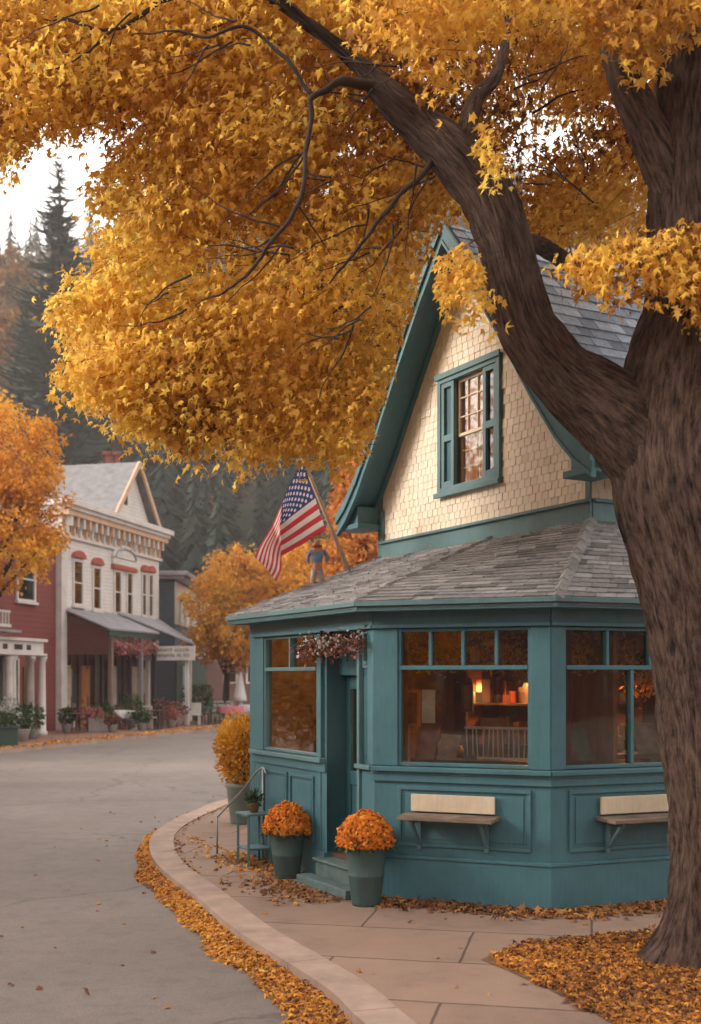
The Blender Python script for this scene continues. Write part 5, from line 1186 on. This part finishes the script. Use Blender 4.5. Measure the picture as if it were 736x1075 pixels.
# awnings
def awning1(b):
    A, B, C_, D = FW.pt(-.15,0,4.85), FW.pt(4.9,0,4.85), FW.pt(4.9,2.15,3.98), FW.pt(-.15,2.15,3.98)
    n = 14
    for i in range(n):
        a, c = i/n, (i+1)/n-.003
        p, q, r_, s = A.lerp(B,a), A.lerp(B,c), D.lerp(C_,c), D.lerp(C_,a); u = Vector((0,0,.06+.015*(i % 2))); b.hexa([p,q,r_,s,p+u,q+u,r_+u,s+u])
aw = part('awning', tin, wb, awning1, 0)
part('awning_beam', greenp, wb, lambda b: FW.bx(b, -.1, 4.9, 1.98, 2.1, 3.74, 3.97), 0)
def awning2(b):
    A, B, C_, D = FW.pt(4.95,.01,4.95), FW.pt(9.9,.01,4.85), FW.pt(9.3,2.0,3.72), FW.pt(4.95,3.75,3.50); u = Vector((0,0,.07)); n = 10
    for i in range(n):
        p, q, r_, s = A.lerp(B,i/n), A.lerp(B,(i+1)/n-.003), D.lerp(C_,(i+1)/n-.003), D.lerp(C_,i/n); u = Vector((0,0,.06+.015*(i % 2))); b.hexa([p,q,r_,s,p+u,q+u,r_+u,s+u])
part('awning', tin, wb, awning2, 0)
sb = part('sign_board', white, wb, lambda b: FW.bx(b, 4.92, 5.0, 1.2, 3.75, 2.84, 3.46), .01)
part('awning_valance', white, wb, lambda b: b.bar(FW.pt(5.05,3.72,3.36), FW.pt(9.3,1.98,3.56), .06, .24), .01)
sgreen = mat('sign_green', (.06,.10,.07), .7, .2, 9, 0)
def marks(b):
    for row, (z0, z1, n_) in enumerate(((3.22,3.36,19),(2.98,3.12,22))):
        for i in range(n_):
            if random.random() < .12: continue
            o = 1.35+2.2*i/n_; w_ = random.uniform(.04,.075); k = random.randrange(3); zz = z0+random.uniform(0,.02); r_ = (4.905, 4.919)
            FW.bx(b, r_[0], r_[1], o, o+.02, zz, z1)
            if k != 1: FW.bx(b, r_[0], r_[1], o+.021, o+w_, z1-.03, z1)
            if k != 2: FW.bx(b, r_[0], r_[1], o+.021, o+w_, zz, zz+.03)
            if k != 0: FW.bx(b, r_[0], r_[1], o+w_-.02, o+w_, zz+.031, z1-.031)
part('lettering', sgreen, sb, marks, 0)
for s, o, mm in ((.35,1.95,wood),(3.3,1.95,metal),(4.7,1.95,black),(5.2,1.45,white),(5.2,3.3,white),(9.1,1.9,white)):
    part('awning_post', mm, wb, lambda b: FW.bx(b, s-.08, s+.08, o-.08, o+.08, .01, 3.9 if o < 2 else 3.4), .01)
# recessed shopfront below the awnings
def front(b):
    for s in np.linspace(.1, 9.8, 14): FW.bx(b, s-.07, s+.07, -.499, -.38, 0, 3.2)
    FW.bx(b, 0, 9.9, -.499, -.42, 3.201, 3.49); FW.bx(b, 0, 9.9, -.499, -.43, .45, .55)
part('shopfront', mat('maroon_trim',(.10,.045,.04),.7,.3,3,.1), wb, front, .005)
part('shopfront_glass', gl_far, wb, lambda b: FW.bx(b, .05, 9.85, -.46, -.45, .55, 3.2), 0)
for s, c in ((1.3,(.46,.40,.27)),(2.9,(.42,.16,.05)),(5.6,(.45,.42,.36)),(8.0,(.42,.36,.28)),(9.2,(.4,.33,.24))):
    dd = part('shop_door' if s != 2.9 else 'shop_door', mat('door_paint', c, .7, .25, 3, .1), wb, lambda b: (FW.bx(b, s-.38, s+.38, -.44, -.39, .1, 2.6), FW.bx(b, s-.28, s+.28, -.39, -.375, 1.3, 2.45)), .01)
    part('handle', brass, dd, lambda b: FW.bx(b, s-.32, s-.27, -.39, -.34, 1.0, 1.2), 0)
part('corner_board', white, wb, lambda b: FW.bx(b, -.50, -.03, -.2, .25, .0, 7.6), .02)

# red building
rbd = thing('red_building', (-13,40,0), 'dark red clapboard building with a white portico left of the white one', 'building')
part('wall', red_siding, rbd, lambda b: FW.bx(b, -16, -.52, -9, 0, 0, 7.6), 0)
part('eave', white, rbd, lambda b: FW.bx(b, -16.3, -.52, -9.2, .4, 7.61, 7.85), .02)
fwin(FW, rbd, 18, 35, 585, 628, None, curtm=pinkc); fwin(FW, rbd, -60, -40, 572, 622, None, curtm=pinkc)
pe = FW.t(50, 1.6)
def portico(b):
    FW.bx(b, -9.5, pe-.1, .0, 1.5, 2.95, 3.36); FW.bx(b, -9.6, pe, .0, 1.62, 3.361, 3.47); FW.bx(b, -9.6, pe, .0, 1.6, 2.87, 2.949)
part('portico', white, rbd, portico, .015)
part('portico_marks', black, rbd, lambda b: [FW.bx(b, s, s+.30, 1.501, 1.51, 3.06, 3.24) for s in (FW.t(3,1.5),FW.t(15,1.5),FW.t(19,1.5),FW.t(28,1.5))], 0)
for s, o in ((FW.t(9,1.35),1.35),(FW.t(13,1.35),1.35),(FW.t(32,.8),.8),(FW.t(44,1.35),1.35),(-9.3,1.35)):
    part('column', white, rbd, lambda b: (b.lathe([(.2,0),(.2,.12),(.15,.16),(.14,1.4),(.125,2.65),(.18,2.74),(.19,2.86)], FW.pt(s,o,0), 18)), 0, True)
part('shopfront_glass', gl_far, rbd, lambda b: FW.bx(b, -6.5, -3.5, .002, .03, .6, 2.8), 0)
part('front_door', dwood, rbd, lambda b: FW.bx(b, -3.1, -2.3, .002, .05, .1, 2.5), .01)
part('shopfront_frame', white, rbd, lambda b: [FW.bx(b, s-.05, s+.05, .031, .07, .6, 2.8) for s in (-6.5,-5.5,-4.5,-3.5)], 0)
be = FW.t(12, 1.6)
part('balcony', white, rbd, lambda b: (FW.bx(b, be-5, be, 0, 1.6, 3.80, 3.90),)+tuple(FW.bx(b, s, s+.05, 1.5, 1.55, 3.9, 4.30) for s in np.arange(be-4.9,be-.02,.2))+(FW.bx(b, be-5, be, 1.48, 1.57, 4.30, 4.37),)+tuple(FW.bx(b, be-.06, be-.01, o, o+.05, 3.9, 4.3) for o in np.arange(.05,1.5,.2))+(FW.bx(b, be-.07, be+.01, 0, 1.47, 4.301, 4.37),), 0)
part('balcony_roof', tin, rbd, lambda b: b.extr([FW.pt(be-5,0,3.79), FW.pt(be-5,1.9,3.70), FW.pt(be-5,1.9,3.62), FW.pt(be-5,0,3.58)], FW.d*5.15), 0)
# blue building
bb = thing('blue_building', (-10,64,0), 'blue grey building with a pale front beyond the white building', 'building')
part('wall', blue_siding, bb, lambda b: b.prism([(-18,58.2),(-8.95,58.2),(-8.95,70),(-18,70)], 0, 7.1), 0)
part('front', white, bb, lambda b: (b.box((-8.93,64.1,5.9), (.08,11.8,2.2)), b.box((-8.9,64.1,3.4),(.1,11.8,.4))), .01)
part('roof', tin, bb, lambda b: (b.box((-13,64,7.35), (9.6,13,.22)), b.box((-13,64,7.16), (9.2,12.6,.14))), .02)
for i, y_ in enumerate((59.8,61.6,64.2,66.8)):
    w_ = part('window', peach, bb, lambda b: b.box((-8.88,y_,5.6), (.06,1.1,1.6)), .01); part('pane', gl_far, w_, lambda b: b.box((-8.84,y_,5.6), (.03,.8,1.3)), 0)
part('shopfront', greenp, bb, lambda b: (b.box((-8.9,64.1,1.6),(.12,11.8,3.1)),), .01)
part('door', mat('pale_blue_door',(.26,.32,.36),.6,.2,3,0), bb, lambda b: b.box((-8.80,60.6,1.4),(.1,1.6,2.6)), .01)
# brown house closing the street
bh = thing('brown_house', (-6,82,0), 'brown house under the golden maple at the street\'s end', 'house')
part('wall', brown_siding, bh, lambda b: b.prism([(-16,80),(8,80),(8,88),(-16,88)], 0, 5.4), 0)
part('roof', slate, bh, lambda b: b.extr([(-16.5,79.4,5.2),(-16.5,84,7.6),(-16.5,88.6,5.2)], (25,0,0)), 0)
for x_ in (-12.6,-10.6,-8.4,-6.8,-5,-2,1):
    w_ = part('window', white if x_ != -8.4 else peach, bh, lambda b: b.box((x_,79.97,2.4),(1.0,.08,1.5)), .01); part('pane', gl_far, w_, lambda b: b.box((x_,79.91,2.4),(.75,.03,1.25)), 0)

# garlands under awning, planters, chairs ...
def garland(s0, s1, o, z, n, label, m=pinkfl):
    pts_ = [FW.pt(s0+(s1-s0)*k/8, o, z-.10*math.sin(k/8*math.pi)) for k in range(9)]
    t = thing('flower_garland', pts_[4], label, 'garland', 'flower garlands under the far awning')
    part('stem', barkf, t, lambda b: b.tube(pts_, .03, 6), 0)
    pp = np.array([tuple(p) for p in catm(pts_,6)]); q = pp[RNG.integers(0,len(pp),n)]+RNG.normal(size=(n,3))*np.array((.12,.12,.15)); leaves('flowers', q, rdir(n,-.4), rdir(n), RNG.uniform(.08,.18,n), m, t, (LEAF_V, LEAF_F))
garland(.5, 3.1, 1.95, 3.45, 700, 'pink flower garland under the near half of the far awning')
garland(3.2, 4.8, 1.95, 3.45, 700, 'reddish flower garland under the far half of the awning')
claym = mat('grey_planter', (.28,.26,.25), .8, .25, 4, .2)
def shrub(c, r, h, m, label, potc=claym, n=500, name='potted_shrub', pot=(.3,.4), lf=.13, grp=None, square=False):
    c = Vector((c[0], c[1], 0.004)); t = thing(name, c, label, 'planter', grp)
    if square: part('pot', potc, t, lambda b: (b.box(c+Vector((0,0,pot[1]/2)), (pot[0]*2,pot[0]*2,pot[1]), .25), b.box(c+Vector((0,0,pot[1]-.03)), (pot[0]*2.2,pot[0]*2.2,.06), .25)), .01)
    else: part('pot', potc, t, lambda b: b.lathe([(pot[0]*.7,0),(pot[0],pot[1]*.9),(pot[0]*1.08,pot[1]),(pot[0]*.8,pot[1])], c, 20), 0, True)
    d = rdir(n); q = np.array(c)+np.array((0,0,pot[1]+h*.45))+d*np.array((r,r,h*.5))*RNG.random((n,1))**.35*(1+.2*snoise(d,3,n))[:,None]
    leaves('foliage', q, d+rdir(n)*.6, rdir(n), lf*RNG.uniform(.6,1.3,n), m, t, (LEAF_V, LEAF_F)); return t
def fw2(x, o): p = FW.pt(FW.t(x,o), o, 0); return p
shrub(fw2(108,2.1), .35, .45, leaf_green, 'square grey planter of low greenery at the foot of the awning post', square=True, pot=(.36,.62))
shrub(fw2(100,2.0), .30, .4, pinkfl, 'square grey planter of pink flowers left of the awning post', square=True, pot=(.26,.5))
shrub(fw2(34,2.2), .38, .9, leaf_green, 'round green shrub in a pale pot before the portico columns', pot=(.22,.35))
shrub(fw2(22,2.6), .34, .8, leaf_green, 'leafy shrub in a pot left of the round shrub at the portico')
shrub(fw2(8,2.3), .40, 1.1, whitefl, 'white flowering bush beside the portico column')
shrub(fw2(1,3.3), .45, .4, leaf_green, 'low dark planter box near the kerb at the left edge', potc=greenp, square=True, pot=(.5,.6))
shrub(fw2(140,2.5), .40, 1.0, leaf_green, 'dark green potted shrub beside the black awning post')
shrub(fw2(172,2.6), .45, .8, dried, 'straw coloured plants in a pot in front of the sign awning')
shrub(fw2(186,3.0), .45, .6, dried, 'rusty low plants in a pot right of the straw coloured ones')
shrub(fw2(70,1.4), .26, .6, leaf_green, 'small green potted shrub against the white corner board', pot=(.2,.35))
shrub(fw2(118,2.9), .24, .4, dried, 'small pot of rusty flowers right of the square planters', pot=(.2,.3))
shrub(fw2(149,3.3), .3, .5, leaf_green, 'low green potted plant near the kerb below the sign board', pot=(.22,.3))
shrub(fw2(180,3.5), .3, .5, pinkfl, 'pot of pink flowers left of the white bench', pot=(.22,.3))
shrub(fw2(208,2.0), .8, 1.5, leaf_green, 'large dark green bush behind the white bench', n=1500)
# cafe chairs and tables
def chair0(m, label, group, name='cafe_chair'):
    t = thing(name, (0,0,0), label, 'chair', group)
    part('seat', m, t, lambda b: b.box((0,0,.45), (.46,.44,.04)), .01)
    def bk(b):
        for x in (-.2,.2): b.bar((x,.21,.45),(x,.27,.92),.035)
        b.bar((-.2,.27,.90),(.2,.27,.90),.04,.06)
        for x in (-.1,0,.1): b.bar((x,.22,.47),(x,.265,.89),.02)
    part('backrest', m, t, bk, .004)
    for i in (-1,1):
        for j in (-1,1): part('leg', m, t, lambda b: b.bar((i*.2,j*.19,.43),(i*.22,j*.21,0),.035), .004)
    return t
def copytree(root, loc, rz, label):
    r = root.copy(); COL.objects.link(r); r.location = loc; r.rotation_euler = (0,0,rz); r['label'] = label
    for ch_ in root.children:
        c = ch_.copy(); COL.objects.link(c); c.parent = r
    return r
maroon = mat('maroon_paint',(.09,.03,.028),.6,.3,4,.1)
spots = {'dark': [(76,1.3,.4,'maroon cafe chair beside the white corner board'),(84,1.6,2.6,'maroon cafe chair right of the one by the corner board'),(122,1.2,.8,'maroon cafe chair just right of the awning post planter'),(129,1.5,2.9,'maroon cafe chair second right of the awning post'),(163,3.0,1.2,'maroon cafe chair below the left half of the sign board'),(170,3.3,4.0,'maroon cafe chair below the middle of the sign board'),(92,1.2,1.1,'maroon cafe chair under the pink garland behind the square planter'),(136,1.3,3.6,'maroon cafe chair against the shopfront left of the black awning post'),(146,1.7,.6,'maroon cafe chair against the shopfront right of the black awning post'),(178,3.4,2.2,'maroon cafe chair below the right half of the sign board')],
 'green': [(212,3.3,.5,'dark green cafe chair right of the white bench'),(219,3.6,2.5,'dark green cafe chair second right of the white bench'),(226,3.4,1.5,'dark green cafe chair third right of the white bench'),(231,3.9,3.5,'dark green cafe chair nearest the pink clothed table')],
 'white': [(153,2.9,.3,'white cafe chair beside the black awning post'),(158,3.1,2.8,'white cafe chair facing the one by the black post'),(236,3.0,1.0,'white cafe chair left of the closed parasol'),(258,3.4,2.0,'white cafe chair right of the closed parasol'),(243,3.3,.2,'white cafe chair behind the pink clothed table'),(249,4.6,1.9,'white cafe chair in front of the closed parasol'),(228,2.4,2.9,'white cafe chair behind the green chairs')]}
for kind, m_ in (('dark',maroon),('green',greenp),('white',white)):
    root = None
    for (x_, o, rz, lab) in spots[kind]:
        p = fw2(x_, o); p.z = .004
        if root is None: root = chair0(m_, lab, 'cafe chairs across the street'); root.location = p; root.rotation_euler = (0,0,rz)
        else: copytree(root, p, rz, lab)
def ctable(x_, o, m_, label, cloth=None, r_=.42):
    p = fw2(x_, o); p.z = .004; t = thing('cafe_table', p, label, 'table', 'cafe tables across the street')
    part('tabletop', m_, t, lambda b: b.lathe([(r_,.72),(r_,.75),(.01,.75)], p, 24), 0); part('leg', m_, t, lambda b: b.lathe([(.22,0),(.2,.03),(.035,.06),(.035,.72)], p, 16), 0)
    if cloth:
        c = MB(); n = 40; prof_ = [(.01,.758),(r_*.99,.758),(r_+.01,.74),(r_+.03,.45)]; vs = []
        for k, (rr, z) in enumerate(prof_):
            for i in range(n): a = 6.2832*i/n; q = rr+(.03*math.sin(i*1.9) if k == 3 else 0); vs.append((p.x+q*math.cos(a), p.y+q*math.sin(a), p.z+z))
        c.add(vs, [(k*n+i, k*n+(i+1)%n, (k+1)*n+(i+1)%n, (k+1)*n+i) for k in range(3) for i in range(n)])
        tag(c.build('tablecloth', cloth, None, smooth=True), label.replace('round table','cloth on the round table').replace('small ','').replace('cafe table','cloth on the cafe table'), 'tablecloth')
pinkcl = mat('pink_cloth',(.50,.16,.17),.9,.2,5,0); whitecl = mat('white_cloth',(.62,.62,.64),.9,.1,5,0)
ctable(80, 1.9, maroon, 'small maroon cafe table between the chairs by the corner board')
ctable(166, 3.6, black, 'small black cafe table under the sign board')
ctable(126, 2.0, maroon, 'maroon cafe table with white top cloth right of the awning post', whitecl)
ctable(222, 4.1, greenp, 'dark green cafe table among the green chairs')
ctable(143, 2.9, whitecl, 'small white cafe table between the dark shrub and the white chairs')
ctable(242, 4.3, white, 'cafe table with a pink cloth left of the closed parasol', pinkcl, .6)
ctable(232, 2.6, white, 'cafe table with a white cloth behind the green chairs', whitecl)
ctable(262, 4.2, white, 'cafe table with a bright white cloth right of the closed parasol', whitecl, .55)
p = fw2(252,3.7); t = thing('parasol', p, 'closed white parasol standing among the far cafe tables', 'parasol')
part('pole', white, t, lambda b: b.tube([p, p+Vector((0,0,2.7))], .03, 8), 0)
part('canopy', whitecl, t, lambda b: b.lathe([(.34,.95),(.30,1.2),(.18,1.8),(.08,2.4),(.02,2.65)], p, 16), 0, True)
p = fw2(198,3.2); t = thing('garden_bench', p, 'white garden bench with a pale blue throw below the sign board', 'bench')
part('seat', white, t, lambda b: b.box(p+Vector((0,0,.45)), (1.1,.5,.06), -.2), .01); part('backrest', white, t, lambda b: b.box(p+Vector((0,.26,.72)), (1.1,.06,.5), -.2), .01)
for i in (-.48,.48):
    for j in (-.2,.2): part('leg', white, t, lambda b: b.box(p+Vector((i,j,.21)), (.06,.06,.42), -.2), .005)
b = MB(); n = 16; vs = []
for i in range(n+1):
    for k, (yy_, zz_) in enumerate(((-.28,.30),(-.26,.50),(.2,.52),(.24,.97),(.30,1.0),(.32,.6))): vs.append(p+Vector((-.35+.45*i/n, yy_+.01*math.sin(i), zz_+.012*math.sin(i*1.3+k)+.004)))
b.add(vs, [(i*6+k, (i+1)*6+k, (i+1)*6+k+1, i*6+k+1) for i in range(n) for k in range(5)])
tag(b.build('throw', mat('pale_blue_cloth',(.36,.44,.50),.9,.2,5,.1), None, smooth=True), 'pale blue throw draped over the white garden bench', 'blanket')

# ================================================================ LIGHT, SKY, AIR, CAMERA
SUN_EL, SUN_AZ = 22, 268   # sun stands behind the viewer's left shoulder (azimuth: degrees clockwise from +Y)
w = bpy.data.worlds.new('World'); sc.world = w; w.use_nodes = True; nt = w.node_tree; bg = nt.nodes['Background']
sky = nt.nodes.new('ShaderNodeTexSky'); sky.sky_type = 'NISHITA'; sky.sun_disc = False; sky.sun_elevation = R(SUN_EL); sky.sun_rotation = R(SUN_AZ); sky.air_density = 1.0; sky.dust_density = 5; sky.ozone_density = 1
hs = nt.nodes.new('ShaderNodeHueSaturation'); hs.inputs['Saturation'].default_value = .25; nt.links.new(sky.outputs[0], hs.inputs['Color'])
mx = nt.nodes.new('ShaderNodeMix'); mx.data_type = 'RGBA'; mx.inputs[0].default_value = .55; nt.links.new(hs.outputs[0], mx.inputs[6]); mx.inputs[7].default_value = (9.1,8.2,7.5,1)
nt.links.new(mx.outputs[2], bg.inputs[0]); bg.inputs[1].default_value = .10
sd = bpy.data.lights.new('sun','SUN'); sd.energy = 1.3; sd.angle = R(22); sd.color = (1,.86,.72); so = bpy.data.objects.new('sun', sd); COL.objects.link(so)
az = R(SUN_AZ); dirv = Vector((math.sin(az)*math.cos(R(SUN_EL)), math.cos(az)*math.cos(R(SUN_EL)), math.sin(R(SUN_EL))))
so.rotation_euler = (-dirv).to_track_quat('-Z','Y').to_euler()
HAZE = True
if HAZE:
    b = MB(); b.prism([(-425,-30),(425,-30),(425,400),(-425,400)], -1.5, 135); hzo = b.build('haze', None)
    m = bpy.data.materials.new('haze_air'); m.use_nodes = True; nt = m.node_tree; nt.nodes.clear(); out = nt.nodes.new('ShaderNodeOutputMaterial'); pv = nt.nodes.new('ShaderNodeVolumePrincipled')
    pv.inputs['Color'].default_value = (.95,.93,.92,1); pv.inputs['Density'].default_value = .0006; pv.inputs['Anisotropy'].default_value = .2; nt.links.new(pv.outputs[0], out.inputs['Volume']); hzo.data.materials.append(m)
    tag(hzo, 'thin pale mist hanging in the air towards the hill', 'haze', kind='stuff')
cam = bpy.data.cameras.new('camera'); co = bpy.data.objects.new('camera', cam); COL.objects.link(co); sc.camera = co
co.location = (0,0,H); co.rotation_euler = (R(90),0,0); cam.sensor_fit = 'AUTO'; cam.sensor_width = 36; cam.lens = F/1075*36; cam.shift_y = 173.5/1075; cam.clip_end = 3000
cam.dof.use_dof = True; cam.dof.focus_distance = 10.5; cam.dof.aperture_fstop = 1.9
sc.view_settings.view_transform = 'Standard'; sc.view_settings.look = 'None'; sc.view_settings.exposure = 1.72; sc.view_settings.gamma = 1; sc.view_settings.use_curve_mapping = False
cy_ = sc.cycles; cy_.use_denoising = True; cy_.max_bounces = 10; cy_.diffuse_bounces = 6; cy_.transmission_bounces = 8; cy_.transparent_max_bounces = 16; cy_.volume_bounces = 1; cy_.sample_clamp_indirect = 6
try: cy_.denoiser = 'OPENIMAGEDENOISE'
except Exception: pass
